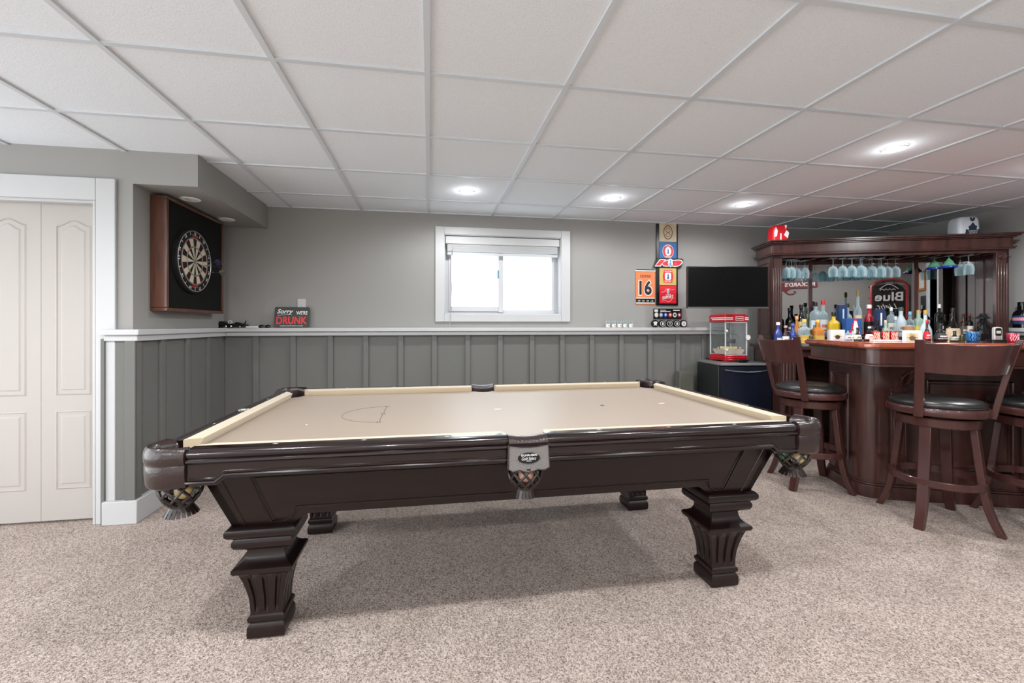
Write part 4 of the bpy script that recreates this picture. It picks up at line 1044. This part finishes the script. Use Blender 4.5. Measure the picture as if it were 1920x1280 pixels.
# ================================================================ BOTTLES AND BAR THINGS
def hx(px, ly):
    r = ray(px, 600); a11, a12, a21, a22 = r.x, -U2.x, r.y, -U2.y; bx0, by0 = HO.x+ly*V2.x, HO.y+ly*V2.y
    det = a11*a22-a12*a21; return (a11*by0-a21*bx0)/det
def hd(px, ly): # world xy + camera depth of the point on hutch line ly seen in column px
    lx = hx(px, ly); p = HB(lx, ly); d = p.x*_s+p.y*_c; return p, d
BU, BV = Vector((math.cos(BA), math.sin(BA), 0)), Vector((-math.sin(BA), math.cos(BA), 0))
def bd_(px, lv):
    r = ray(px, 600); a11, a12, a21, a22 = r.x, -BU.x, r.y, -BU.y; b0, b1 = BO.x+lv*BV.x, BO.y+lv*BV.y
    lx = (a11*b1-a21*b0)/(a11*a22-a12*a21); p = BO+BU*lx+BV*lv; return p, p.x*_s+p.y*_c
def zz(py, d): return CAM_H-(py-CY)/F_PX*d
def wf(px): return math.sqrt(1+((px-CX)/F_PX)**2)
SH = {  # relative profiles: (radius, height) of the glass body
 'beer': [(.95,0),(1,.02),(1,.52),(.9,.60),(.48,.74),(.40,.80),(.40,.96),(.44,.97),(.44,1)],
 'wine': [(.95,0),(1,.02),(1,.56),(.92,.62),(.5,.70),(.36,.75),(.34,.97),(.38,.98),(.38,1)],
 'spirit': [(.95,0),(1,.02),(1,.62),(.9,.68),(.5,.74),(.36,.78),(.36,1)],
 'square': [(.97,0),(1,.02),(1,.60),(.94,.67),(.6,.73),(.34,.77),(.34,1)],
 'round': [(.5,0),(.7,.03),(.97,.22),(1,.34),(.93,.48),(.62,.62),(.30,.70),(.26,1)],
 'bell': [(.9,0),(1,.04),(.98,.22),(.8,.42),(.5,.56),(.33,.64),(.31,1)],
 'flat': [(.95,0),(1,.03),(1,.66),(.93,.74),(.55,.80),(.3,.83),(.3,1)],
}
BG = {'clear': glass_mat('bottle_clear', (205, 225, 230), .22), 'frost': mat('bottle_frost', (198, 214, 220), .45), 'dark': mat('bottle_dark', (14, 15, 14), .08, coat=.5),
 'green': mat('bottle_olive', (52, 56, 24), .1, coat=.5), 'pale_green': mat('bottle_pale_green', (160, 184, 165), .15, coat=.4), 'blue': mat('bottle_blue', (45, 62, 140), .1, coat=.5), 'red': mat('bottle_red', (176, 22, 46), .2, coat=.4),
 'amber': mat('bottle_amber', (190, 120, 50), .1, coat=.5), 'yellow': mat('bottle_mustard', (196, 162, 30), .35), 'brown': mat('bottle_brown', (58, 30, 22), .1, coat=.5)}
def capm(c): return mat('cap_%d_%d_%d' % c, c, .35)
def bottle(px, top, wpx, shape, glass, cap, lab, label, ly=.0, on='hutch', z0=None, cfrac=.12, lband=(.12, .5), text_=None, low=None):
    p, d = hd(px, ly) if on == 'hutch' else bd_(px, ly)
    zb = z0 if z0 is not None else ((CZ if on == 'hutch' else 1.085)+.0005)
    if shape == 'x': return
    h = zz(top, d)-zb; r = wpx/2*d/F_PX/wf(px)*1.04
    t = empty('bottle', (p.x, p.y, zb), HA if on == 'hutch' else BA, label, 'bottle', 'bottles on the back bar' if on == 'hutch' else 'bottles on the bar top')
    sq = {'square': 5, 'flat': 4}.get(shape, 0); sy = {'flat': .55, 'round': .55}.get(shape, 1)
    pr = [(q*r, k*h*(1-cfrac*.6)) for q, k in SH[shape]]
    b = MB(); b.lathe([(0, .0)]+pr, 24, caps=True, sq=sq, sy=sy); 
    b.build('glass', BG[glass], t, smooth=50)
    cr = pr[-1][0]*1.12; b = MB(); b.lathe([(cr, h*(1-cfrac)), (cr*1.02, h*(1-cfrac*.2)), (cr*.9, h), (0, h)], 16, caps=False, sy=1 if shape != 'round' else .9); b.lathe([(0, h*(1-cfrac)), (cr, h*(1-cfrac))], 16, caps=False); b.build('cap', capm(cap), t)
    if lab:
        import bisect
        def rad(k):
            for (q0, k0), (q1, k1) in zip(SH[shape], SH[shape][1:]):
                if k0 <= k <= k1: return (q0+(q1-q0)*(k-k0)/max(1e-6, k1-k0))*r
            return r
        k0, k1 = lband; hh = h*(1-cfrac*.6); n = 6; b = MB(); pf = [((rad(k0+(k1-k0)*j/n))*1.015+.0004, (k0+(k1-k0)*j/n)*hh) for j in range(n+1)]
        b.lathe(pf, 24, caps=False, sq=sq, sy=sy); bands = [(k0+(k1-k0)*.08, k0+(k1-k0)*.16), (k0+(k1-k0)*.35, k0+(k1-k0)*.6)]
        mats = [mat('label_%d_%d_%d' % lab[0], lab[0], .55), mat('label_%d_%d_%d' % lab[1], lab[1], .55)]
        f0 = len(b.f)
        for i, (ba, bb) in enumerate(bands):
            w_ = .9 if i == 0 else .6
            for s in range(-3, 3):
                a0, a1 = -PI/2+w_*s/3, -PI/2+w_*(s+.72 if i else s+1)/3
                vs = []
                for a in (a0, a1):
                    c_, s2 = math.cos(a), math.sin(a); q = (abs(c_)**sq+abs(s2)**sq)**(-1/sq) if sq else 1
                    for k in (ba, bb): R_ = rad(k)*1.03+.0008; vs.append((R_*c_*q, R_*s2*q*sy, k*hh))
                b.add(vs, [(0, 1, 3, 2)], 1)
        b.build('label', mats, t)
    return t
W_C, K_C, G_C, R_C, B_C, Y_C = (232, 232, 228), (18, 18, 18), (205, 165, 80), (200, 30, 40), (36, 60, 130), (235, 205, 60)
RZ = CZ+.075    # rear riser step
rs = empty('bottle_riser', HB(0, 0, CZ+.0005), HA, 'low dark wooden step along the back bar mirror that raises the rear bottles', 'shelf')
MB().box(.16, 1.84, .20, MY-.016, 0, .074).build('step', BWOOD, rs)
RZ += .0015
items = [
 # front row on the counter, left end
 (1459, 604, 15, 'beer', 'blue', W_C, (B_C, W_C), 'blue beer bottle with silver cap, leftmost on the back bar counter', -.10),
 (1473, 610, 13, 'beer', 'brown', (190, 150, 150), ((236, 232, 225), R_C), 'brown beer bottle with white and red label beside the left column', -.12),
 (1486.5, 606, 15, 'beer', 'blue', (70, 90, 170), (B_C, W_C), 'blue beer bottle with blue cap, second blue one from the left column', -.10),
 (1508, 598, 22, 'square', 'clear', (240, 190, 70), (G_C, (246, 200, 90)), 'square clear bottle with gold and white capsule, left of the olive bottle', -.11),
 (1520.5, 618, 8, 'wine', 'green', (48, 46, 20), None, 'slim olive green bottle at the front of the counter', -.16),
 (1533, 599, 21, 'square', 'amber', (240, 190, 110), (G_C, (240, 205, 130)), 'square amber bottle with gold label, right of the olive bottle', -.08),
 # second row left
 (1480, 577, 15, 'wine', 'dark', K_C, (K_C, (200, 200, 195)), 'thick dark bottle with broad black cap near the left mirror pane', .10),
 (1502, 571, 17, 'wine', 'dark', K_C, ((222, 200, 140), (60, 50, 30)), 'dark wine bottle with cream and gold label before the left mirror divider', .12),
 (1494, 592, 13, 'beer', 'amber', (210, 160, 120), ((200, 150, 90), K_C), 'short amber bottle half hidden behind the blue beer bottles', .0),
 (1514, 588, 13, 'bell', 'green', (90, 100, 60), ((60, 70, 60), W_C), 'dark green bottle in front of the left mirror divider', .08),
 (1529, 566, 22, 'flat', 'clear', K_C, ((205, 218, 226), B_C), 'tall clear bottle with thin black stopper and blue label', .10),
 (1543, 563, 19, 'spirit', 'clear', R_C, (W_C, (214, 60, 30)), 'clear spirit bottle with red and white cap and orange lettered band', .12),
 (1563, 585, 24, 'flat', 'yellow', K_C, ((226, 228, 225), B_C), 'mustard yellow bottle with black ribbed cap and white label', .02),
 (1589, 569, 17, 'spirit', 'clear', K_C, (W_C, (200, 210, 210)), 'clear bottle with square black cap right of the mustard bottle', .14),
 (1608.5, 545, 15, 'wine', 'clear', (130, 110, 50), ((225, 190, 150), R_C), 'tallest clear bottle with gold foil top and red collar', .17),
 (1629.5, 571, 19, 'beer', 'red', W_C, (K_C, (180, 180, 180)), 'red necked bottle with white cap in front of the neon sign reflection', .12),
 (1645, 598, 16, 'square', 'dark', K_C, (K_C, W_C), 'dark square bottle with black and white label beside the red bottle', .08),
 (1671, 576, 17, 'flat', 'clear', W_C, ((215, 215, 200), (80, 80, 60)), 'wide clear bottle with ribbed white cap below the neon sign reflection', .15),
 (1660, 600, 14, 'square', 'pale_green', (225, 215, 190), ((170, 150, 90), W_C), 'pale green squat bottle in front of the wide white-capped bottle', .05),
 (1679, 593, 13, 'beer', 'clear', (205, 210, 212), (W_C, (170, 60, 70)), 'clear bottle with small red spot label left of the frosted bottle', .08),
 (1689, 576, 21, 'beer', 'frost', (70, 72, 74), ((205, 210, 212), (120, 60, 50)), 'frosted white bottle with dark cap left of the right mirror divider', .12),
 (1706, 584, 17, 'spirit', 'clear', (120, 195, 220), ((225, 228, 235), (150, 80, 150)), 'clear bottle with light blue cap and pale label', .12),
 (1722, 581, 19, 'square', 'pale_green', G_C, ((236, 214, 70), (90, 120, 60)), 'pale green bottle with gold capsule and round yellow label', .14),
 (1735, 581, 29, 'round', 'frost', G_C, None, 'round frosted flask with gold cap', .08),
 (1761, 570, 19, 'flat', 'dark', W_C, (K_C, W_C), 'black bottle with white ribbed cap and black and white label', .15),
 (1787, 577, 32, 'round', 'dark', K_C, ((214, 190, 160), (235, 220, 190)), 'large round black bottle with long neck and gold label', .03),
 (1806, 588, 14, 'spirit', 'brown', K_C, ((90, 84, 78), W_C), 'dark brown bottle between the big black bottle and the red-shouldered bottle', .14),
 (1817, 587, 15, 'spirit', 'dark', (130, 34, 40), ((228, 222, 208), (150, 40, 44)), 'dark bottle with maroon cap and cream and red label', .18),
]
RISE = {1480, 1502, 1529, 1543, 1589, 1608.5, 1629.5, 1671, 1689, 1706, 1722, 1761, 1806, 1817}
for (px, top, wpx, shp, gls, cap, lab, lb, ly) in items:
    if px in RISE: ly = max(ly, .265)
    bottle(px, top, wpx, shp, gls, cap, lab, lb, ly=min(ly, .285), z0=RZ if px in RISE else None, lband=(.10, .42) if shp == 'square' else (.14, .5))
# bottles on the bar top
for (px, top, wpx, shp, gls, cap, lab, lb, lv) in [
 (1608, 614, 15, 'bell', 'dark', K_C, ((225, 220, 200), K_C), 'small black bell bottle with cream label on the bar top, left of its twin', .34),
 (1630, 612, 17, 'bell', 'dark', W_C, ((230, 225, 225), R_C), 'small black bell bottle with pink and white label beside the red cans', .34),
 (1590, 617, 9, 'square', 'clear', K_C, (W_C, K_C), 'miniature clear bottle with black cap right of the white carton', .36),
 (1599, 617, 9, 'square', 'clear', K_C, (W_C, B_C), 'miniature clear bottle with black cap and blue print', .36),
 (1738, 600, 15, 'bell', 'brown', R_C, (R_C, W_C), 'brown bottle with red cap and red band right of the framed card', .34),
 (1763, 606, 27, 'bell', 'dark', K_C, ((40, 40, 40), W_C), 'black bell-shaped bottle with white lettering on the bar top', .32),
 (1790, 620, 20, 'bell', 'dark', K_C, ((175, 178, 165), K_C), 'short dark bottle with grey oval label under the large round bottle', .30),
 (1804, 622, 9, 'square', 'green', K_C, None, 'tiny dark bottle left of the blue patterned can', .26)]:
    bottle(px, top, wpx, shp, gls, cap, lab, lb, ly=lv, on='bar')
def can(px, top, wpx, c1, c2, label, lv=.30, cat='can', h=None):
    p, d = bd_(px, lv); z0 = 1.0855; r = wpx/2*d/F_PX/wf(px); h = zz(top, d)-z0
    t = empty('drink_can', (p.x, p.y, z0), BA, label, cat, 'cans on the bar top')
    b = MB(); b.lathe([(0, .003), (r*.8, 0), (r, .008), (r, h-.010), (r*.84, h), (r*.8, h-.004), (0, h-.004)], 24, caps=False); b.build('body', mat('can_%d_%d_%d' % c1, c1, .3, metal=.3), t)
    b = MB()
    for j in range(5):
        a0 = -PI/2-.9+j*.4; pts = [((r+.0006)*math.cos(a0+.12*math.sin(k*1.3+j)), (r+.0006)*math.sin(a0+.12*math.sin(k*1.3+j)), h*(.15+.7*k/8)) for k in range(9)]
        b.tube(pts, .0022, 4)
    b.build('print', mat('can_print_%d_%d_%d' % c2, c2, .4), t)
    b = MB(); b.lathe([(r*.86, h-.003), (r*.86, h), (r*.8, h+.001), (r*.8, h-.003)], 20, caps=False); b.build('rim', CHROME, t)
can(1824, 622, 27, (40, 110, 170), (15, 20, 30), 'blue patterned can in the middle of the bar top', .26)
can(1898, 624, 25, (190, 50, 80), (235, 200, 205), 'pinkish red can right of the cordless phone', .22)
for k, px in enumerate((1642, 1659, 1675)):
    can(px, 620, 15, (196, 30, 44), (235, 215, 190), ('left', 'middle', 'right')[k]+' one of three red cans left of the framed card', .34)
# framed cards
def framed(px0, px1, top, lv, fr_m, face, inner, label, name='framed_card'):
    p, d = bd_((px0+px1)/2, lv); w_ = (px1-px0)*d/F_PX/wf(px0)*1.1; h = zz(top, d)-1.0855
    t = empty(name, (p.x, p.y, 1.0855), -YAW-.35, label, 'card')
    b = MB(); b.box(-w_/2, w_/2, -.004, .004, 0, h); b.build('mount', fr_m, t)
    b = MB(); b.box(-w_*.30, w_*.30, -.0052, -.004, h*.06, h*.76); f_ = b.build('picture', face, t)
    b = MB(); b.prism(ell(0, h*.30, w_*.17, h*.20, 20), -.0062, -.0052, axis='y'); b.tube([(-w_*.28, -.0056, h*.34), (-w_*.1, -.0056, h*.44), (w_*.1, -.0056, h*.44), (w_*.28, -.0056, h*.34)], .0014, 4); b.build('drawing', inner, f_)
    b = MB(); b.box(-w_*.2, w_*.2, .004, .03, 0, .004); b.build('stand', fr_m, t)
    return t, w_, h
t, w_, h = framed(1692, 1728, 619, .20, mat('card_mount', (226, 226, 236), .5), mat('card_cream', (222, 210, 160), .6), mat('card_ink', (110, 92, 80), .7), 'white mounted card with cream drawing standing on the bar top')
text('lettering', 'Gin', .03, .016, BLACK, TW(0, -.0056, h*.60), t)
t, w_, h = framed(1557, 1583, 618, .44, mat('carton_white', (214, 222, 232), .5), mat('carton_face', (232, 214, 190), .6), mat('carton_ink', (60, 50, 44), .7), 'white card with round face-like print at the bar left end')
# small low white tray with labels below the red cans
p, d = bd_(1660, .27); t = empty('label_tray', (p.x, p.y, 1.0855), BA, 'low white tray in front of the red cans on the bar top', 'tray')
b = MB(); b.box(-.085, .085, -.02, .02, 0, .010); b.build('tray', WP, t, bevel=.001)
# upright gift carton red/white/blue behind the bar
p, d = hd(1597, -.02); z0 = CZ+.0005; h = zz(597, d)-z0; w_ = 29*d/F_PX/1.15
t = empty('gift_carton', (p.x, p.y, z0), HA, 'red, white and blue carton between the mustard and the red bottles', 'carton')
b = MB(); b.box(-w_/2, w_/2, -.035, .035, 0, h); b.build('box', PBLU, t, bevel=.001)
b = MB(); b.prism([(-w_*.5, h*.25), (-w_*.5, h*.1), (-w_*.3, 0), (w_*.4, 0), (w_*.36, h*.5), (w_*.15, h*.95), (-w_*.02, h), (-w_*.2, h*.6)], -.037, -.035, axis='y'); b.build('red_panel', POS_R, t)
b = MB(); b.prism([(-w_*.26, 0), (w_*.36, 0), (w_*.33, h*.45), (w_*.15, h*.9), (w_*.0, h*.92), (-w_*.12, h*.5)], -.039, -.037, axis='y'); b.build('white_panel', WP, t)
# blue box with pale stripe by the neon reflection, tan tub, blue and white banner-like box at the left
def hbox(px, top, bot, wpx, ly, m, nm, label, cat, dpt=.05, deco=None):
    p, d = hd(px, ly); z1 = zz(top, d); z0 = CZ+.0005 if bot is None else zz(bot, d); w_ = wpx*d/F_PX/1.15
    t = empty(nm, (p.x, p.y, z0), HA, label, cat); h = z1-z0
    MB().box(-w_/2, w_/2, -dpt/2, dpt/2, 0, h).build('box', m, t, bevel=.001)
    if deco: b = MB(); b.box(-w_*.08, w_*.12, -dpt/2-.001, -dpt/2, h*.55, h*.9); b.box(-w_*.4, w_*.4, -dpt/2-.001, -dpt/2, h*.1, h*.16); b.build('print', deco, t)
    return t
hbox(1578, 572, None, 15, .09, mat('box_navy', (26, 46, 90), .5), 'spirit_box', 'tall navy blue box behind the mustard bottle', 'box', .05, mat('box_lightblue', (150, 200, 225), .5))
hbox(1648.5, 580, None, 15, .13, mat('box_navy', (26, 46, 90), .5), 'spirit_box', 'navy blue box with pale upright stroke, under the neon sign reflection', 'box', .05, WP)
p, d = hd(1703, .0); t = empty('tub', (p.x, p.y, CZ+.0005), HA, 'round tan tub behind the framed card', 'tub'); r = 8*d/F_PX
b = MB(); b.lathe([(0, 0), (r*.9, 0), (r, zz(614, d)-CZ-.01), (r*1.05, zz(612, d)-CZ), (0, zz(612, d)-CZ)], 20, caps=False); b.build('body', mat('tub_tan', (186, 140, 90), .5), t)
# cordless phone standing in its base
p, d = bd_(1869.5, .20); ph = empty('cordless_phone', (p.x, p.y, 1.0855), -YAW-.35, 'silver cordless phone upright in a black cradle on the bar top', 'phone')
hp = zz(613, d)-1.0855; wp = 16.5*d/F_PX/wf(1869)*1.05
b = MB(); b.prism(rbox(-wp/2, wp/2, .0, hp, wp*.3), -.012, .012, axis='y'); b.build('handset', mat('phone_silver', (205, 206, 205), .35, metal=.3), ph, bevel=.002)
b = MB(); b.prism(rbox(-wp*.38, wp*.38, hp*.42, hp*.93, wp*.2), -.0135, -.012, axis='y'); hs_ = b.build('face', BLACK, ph)
b = MB(); b.box(-wp*.28, wp*.28, -.0145, -.0135, hp*.58, hp*.76); b.build('screen', mat('lcd', (190, 196, 180), .3), hs_)
for r_ in range(4):
    for c_ in range(3): MB().box(-wp*.34+c_*wp*.25, -wp*.16+c_*wp*.25, -.0135, -.012, hp*(.05+.09*r_), hp*(.10+.09*r_)).build('key', mat('phone_key', (70, 72, 74), .4), ph)
b = MB(); b.prism(rbox(-.035, .045, -.02, .05, .012), 0, .018); b.prism(rbox(.018, .042, -.01, .03, .008), .018, .05); b.build('cradle', BLACK, ph)
# dark figurine with hat
p, d = hd(1843, .05); fg = empty('figurine', (p.x, p.y, CZ+.0005), HA, 'dark cast figurine with a wide cap on a block base', 'figurine'); z0 = CZ
def fz(py): return zz(py, d)-z0
FGM = mat('figurine_dark', (34, 36, 38), .3, metal=.4)
b = MB(); b.box(-.05, .05, -.04, .04, 0, fz(625)); b.build('block', BLACK, fg, bevel=.004)
b = MB(); b.lathe([(.04, fz(625)), (.036, fz(620)), (.022, fz(612)), (.02, fz(606)), (.030, fz(603)), (.020, fz(600)), (0, fz(599))], 18, caps=False, sy=.7); b.tube([(.02, 0, fz(606)), (.045, -.01, fz(613)), (.065, -.02, fz(618))], .008, 6); b.tube([(-.02, 0, fz(606)), (-.04, -.01, fz(612)), (-.03, -.03, fz(618))], .008, 6); b.build('body', FGM, fg)
b = MB(); b.lathe([(0, fz(604)), (.018, fz(602)), (.02, fz(598)), (.0, fz(594))], 16, caps=False); b.lathe([(.0, fz(598)), (.052, fz(597)), (.05, fz(595.5)), (.03, fz(593)), (.018, fz(588)), (0, fz(587))], 20, caps=False, sy=.8); b.build('cap', FGM, fg)
# bottle on the right wall ledge
p = atX(1916, 600, XR-.05); d = p.x*_s+p.y*_c; zt_ = zz(566, d)
t = empty('bottle', (p.x, p.y, LZ), 0, 'dark bottle with red and white label on the right wall ledge', 'bottle')
r = 13*d/F_PX/1.3; h = zt_-LZ
b = MB(); b.lathe([(0, 0), (r, 0), (r, h*.52), (r*.9, h*.6), (r*.48, h*.7), (r*.46, h*.96), (0, h*.96)], 24, caps=False, sq=4); b.build('glass', BG['dark'], t)
b = MB(); b.lathe([(r*.52, h*.84), (r*.52, h), (0, h)], 16, caps=False); b.build('cap', BLACK, t)
b = MB(); b.lathe([(r*1.02, h*.14), (r*1.02, h*.48)], 24, caps=False, sq=4); b.lathe([(r*1.035, h*.28), (r*1.035, h*.40)], 24, 1, caps=False, sq=4); b.build('label', [mat('label_navy', (50, 56, 100), .5), mat('label_rose', (215, 150, 160), .5)], t)

# rounded boxes on the crown
def crown_case(px0, px1, top, ly, m, m2, label, kind):
    pc = (px0+px1)/2; p, d = hd(pc, ly); z0 = 2.0005; h = zz(top, d)-z0; w_ = (px1-px0)*d/F_PX/wf(pc)*.95
    t = empty('novelty_cap', (p.x, p.y, z0), HA, label, 'cap')
    b = MB(); b.loft([[(x, y, z) for x, y in rbox(-w_/2*k, w_/2*k, -.07*k, .07*k, .03*k)] for k, z in ((1, 0), (1.02, h*.3), (.98, h*.75), (.9, h*.92), (.75, h))]); b.build('shell', m, t, smooth=60)
    return t, w_, h
t, w_, h = crown_case(1441, 1476, 424, .09, mat('cap_red', (196, 22, 34), .4), None, 'red rounded novelty cap with white writing on the left end of the crown', 0)
b = MB(); b.box(-.01, .0, -.0745, -.071, 0, h*.42); b.prism([(-w_*.42, h*.2), (-w_*.28, h*.25), (-w_*.22, h*.6), (-w_*.34, h*.85), (-w_*.42, h*.5)], -.0745, -.071, axis='y'); b.prism([(w_*.15, h*.3), (w_*.38, h*.1), (w_*.45, h*.45), (w_*.3, h*.62)], -.0745, -.071, axis='y'); b.prism([(w_*.2, h*.95), (w_*.34, h*.95), (w_*.27, h*.7)], -.0745, -.068, axis='y'); b.build('print', WP, t)
t, w_, h = crown_case(1779, 1832, 409, .12, mat('cap_white', (205, 214, 222), .45), None, 'white rounded novelty cap with dark blue leaf emblem on the crown', 1)
NV = mat('leaf_navy', (32, 48, 66), .5); ox = .018
b = MB(); b.prism([(ox-.055, .002), (ox-.05, h*.28), (ox-.026, h*.24), (ox-.03, h*.45), (ox-.018, h*.48), (ox, h*.66), (ox+.018, h*.48), (ox+.03, h*.45), (ox+.026, h*.24), (ox+.05, h*.28), (ox+.055, .002)], -.0755, -.071, axis='y'); b.prism([(ox-.016, h*.93), (ox-.012, h*.76), (ox, h*.72), (ox+.012, h*.76), (ox+.016, h*.93), (ox+.008, h*.93), (ox+.005, h*.82), (ox-.005, h*.82), (ox-.008, h*.93)], -.0745, -.066, axis='y'); b.build('print', NV, t)
text('lettering', 'TORONTO', .07, .010, WP, TW(ox, -.0758, h*.17), t, bold=.02); text('lettering', 'MAPLE', .055, .010, WP, TW(ox, -.0758, h*.06), t, bold=.02)

# hanging stemware
HG = glass_mat('stemware', (222, 240, 244), .05, edge=.75)
def wine_glass():
    t = empty('wine_glass', (0, 0, 0)); t['group'] = 'glasses hanging upside down under the crown'; t['category'] = 'glass'
    b = MB(); b.lathe([(.0, .0), (.033, .0), (.034, -.0015), (.004, -.005), (.0032, -.012)], 20, caps=False); b.build('foot', HG, t, smooth=60)
    b = MB(); b.lathe([(.0032, -.012), (.003, -.06), (.006, -.068)], 12, caps=False); b.build('stem', HG, t, smooth=60)
    b = MB(); b.lathe([(.006, -.068), (.026, -.080), (.036, -.105), (.038, -.13), (.034, -.175), (.0325, -.175), (.036, -.13), (.034, -.106), (.024, -.083), (.0, -.074)], 24, caps=False); b.build('bowl', HG, t, smooth=60)
    return t
proto = wine_glass()
def place_glass(src, lx, ly, z, label, first=[True]):
    if src is proto and first[0]: g = src; first[0] = False
    else:
        g = src.copy(); COL.objects.link(g)
        for ch in [c for c in src.children if c.parent == src]:
            k = ch.copy(); COL.objects.link(k); k.parent = g
    p = HB(lx, ly, z); g.location = p; g.rotation_euler = (0, 0, HA); g['label'] = label
    return g
sp = {'left': [(hx(1474, .13), .13), (hx(1484, .13), .13), (hx(1480, .2), .2), (hx(1493, .2), .2), (hx(1500, .27), .27), (hx(1509, .20), .20), (hx(1489, .27), .27)]}
gz = 1.826
tree_ord = ['nearest', 'second', 'third', 'fourth', 'fifth', 'sixth', 'seventh', 'eighth', 'ninth', 'tenth', 'eleventh', 'twelfth']
ORD = ['leftmost', 'second from left', 'third from left', 'fourth from left', 'fifth from left']
lw = ['front, leftmost', 'front, second from left', 'middle row, leftmost', 'middle row, second from left', 'rear row, second from left', 'middle row, rightmost', 'rear row, leftmost']
for i, (lx, ly) in enumerate(sp['left']): place_glass(proto, lx, ly, gz, 'clear stemmed glass before the left mirror pane, '+lw[i])
for row, ly, pxs in (('front', .12, (1562, 1580, 1597, 1614)), ('middle', .19, (1580, 1598, 1617, 1635, 1652)), ('rear', .26, (1612, 1630, 1648, 1664, 1679))):
    for i, px in enumerate(pxs): place_glass(proto, hx(px, ly), ly, gz, 'clear stemmed glass before the middle mirror pane, %s row, %s' % (row, ORD[i]))
# margarita glasses, blue rims
MG = glass_mat('margarita_green', (120, 190, 150), .35); MBL = mat('rim_blue', (28, 44, 160), .2, coat=.5)
def marg(px, ly, w, label, bowl=MG, rim=MBL):
    lx = hx(px, ly); p = HB(lx, ly, gz)
    t = empty('margarita_glass', p, HA, label, 'glass', 'wide cocktail glasses hanging under the crown')
    b = MB(); b.lathe([(0, 0), (.034, 0), (.035, -.0015), (.004, -.005), (.0035, -.02)], 20, caps=False); b.build('foot', HG, t)
    b = MB(); b.lathe([(.004, -.02), (.012, -.03), (.03, -.055), (w*.62, -.078), (w, -.095), (w-.002, -.095), (.028, -.058), (0, -.034)], 28, caps=False); b.build('bowl', bowl, t, smooth=60)
    b = MB(); b.lathe([(w*.86, -.088), (w+.001, -.096), (w+.001, -.106), (w-.002, -.106), (w-.002, -.096)], 28, caps=False); b.build('rim', rim, t, smooth=60)
marg(1779, .14, .058, 'green tinted cocktail glass with blue rim, nearest on the right rack')
marg(1752, .24, .056, 'green tinted cocktail glass with blue rim behind the nearest one')
place_glass(proto, hx(1816, .12), .12, gz, 'clear stemmed glass at the far right of the hanging rack')
place_glass(proto, hx(1800, .20), .20, gz, 'clear stemmed glass right of the green cocktail glass')

# ================================================================ NEON SIGNS AND PICTURES SEEN IN THE MIRROR
NW = mat('neon_white', (236, 232, 232), .3); NR = mat('neon_red', (190, 60, 62), .3); GRD = mat('sign_wire', (20, 20, 20), .5)
def TF(x, z, off=0): return TW(x, 1.0+off, z, 0, 1)
ns = empty('neon_sign', (4.96, 1.0, 1.50), 0, 'unlit beer sign with red tube arch and white Blue Light letters, seen in the mirror', 'neon sign', None)
b = MB(); pts = [(-.19, -.36), (-.19, .24), (-.14, .31), (-.05, .335), (.05, .335), (.14, .31), (.19, .24), (.19, -.36)]
b.tube([(x, .05, z) for x, z in pts], .013, 8); b.build('tube_arch', NR, ns)
b = MB()
for z in (.24, .08, -.08, -.22, -.33): b.tube([(-.215, .035, z), (.215, .035, z)], .004, 6)
for x in (-.06, .06): b.tube([(x, .035, -.36), (x, .035, .38)], .004, 6)
for x, z in ((-.21, .24), (.21, .24), (-.06, .38), (.06, .38), (-.2, -.33), (.2, -.33)): b.tube([(x, .0, z), (x, .037, z)], .005, 6)
b.build('wire_frame', GRD, ns)
b = MB(); b.prism([(-.16, -.30), (.16, -.30), (.16, .20), (.1, .27), (-.1, .27), (-.16, .20)], .03, .034, axis='y'); b.build('backing', mat('neon_backing', (36, 34, 34), .6), ns)
text('lettering', 'Blue', .30, .125, NW, TW(0, .052, .095, 0, 1), ns, bold=.02); text('lettering', 'Light', .22, .10, NW, TW(-.02, .052, -.055, 0, 1), ns, shear=.4)
b = MB(); b.tube([(-.10+.2*k/14, .052, .20+.065*math.sin(PI*k/14)) for k in range(15)], .005, 6); b.tube([(-.09+.02*k, .052, .185+.02*(k % 2)) for k in range(9)], .005, 6); b.build('wave', NW, ns)
nr = empty('neon_sign', (3.92, 1.0, 1.80), 0, 'maroon and white script beer sign on the wall, seen in the left mirror pane', 'neon sign', None)
MRN = mat('sign_maroon', (112, 26, 34), .4)
b = MB(); b.prism([(-.22, -.05), (-.2, .05), (-.06, .075), (.1, .075), (.24, .05), (.24, -.03), (.1, -.045), (-.08, -.04), (-.16, -.09)], .01, .02, axis='y'); b.build('ribbon', MRN, nr)
text('lettering', "RICKARD'S", .38, .062, NW, TW(.02, .0215, .018, 0, 1), nr, bold=.03); text('lettering', 'R', .13, .12, MRN, TW(.10, .012, .13, 0, 1), nr, shear=.3, bold=.06); text('lettering', 'R', .15, .14, NW, TW(.10, .010, .13, 0, 1), nr, shear=.3, bold=.08)
b = MB(); b.tube([(-.16, .012, -.09), (-.12, .012, -.13), (-.06, .012, -.13), (-.03, .012, -.10), (-.05, .012, -.08)], .008, 6); b.build('flourish', MRN, nr)
pf = empty('picture_frame', (XR, 1.46, 1.64), 0, 'light wood framed picture on the right wall, seen in the mirror', 'picture')
b = MB(); 
for a in ((-.14, .14, 0, .03), (-.14, .14, .23, .26), (-.14, -.11, .03, .23), (.11, .14, .03, .23)): b.box(-.02, 0, a[0], a[1], a[2], a[3])
b.build('frame', mat('frame_oak', (170, 110, 60), .4), pf); MB().box(-.008, -.001, -.11, .11, .03, .23).build('picture', mat('paper_grey', (205, 205, 205), .6), pf)
pf = empty('picture_frame', (XR, 1.53, 1.38), 0, 'dark unframed print below the oak frame, seen in the mirror', 'picture')
MB().box(-.014, 0, -.10, .10, 0, .19).build('print', mat('print_dark', (40, 42, 50), .5, noise=.6, nscale=20), pf)
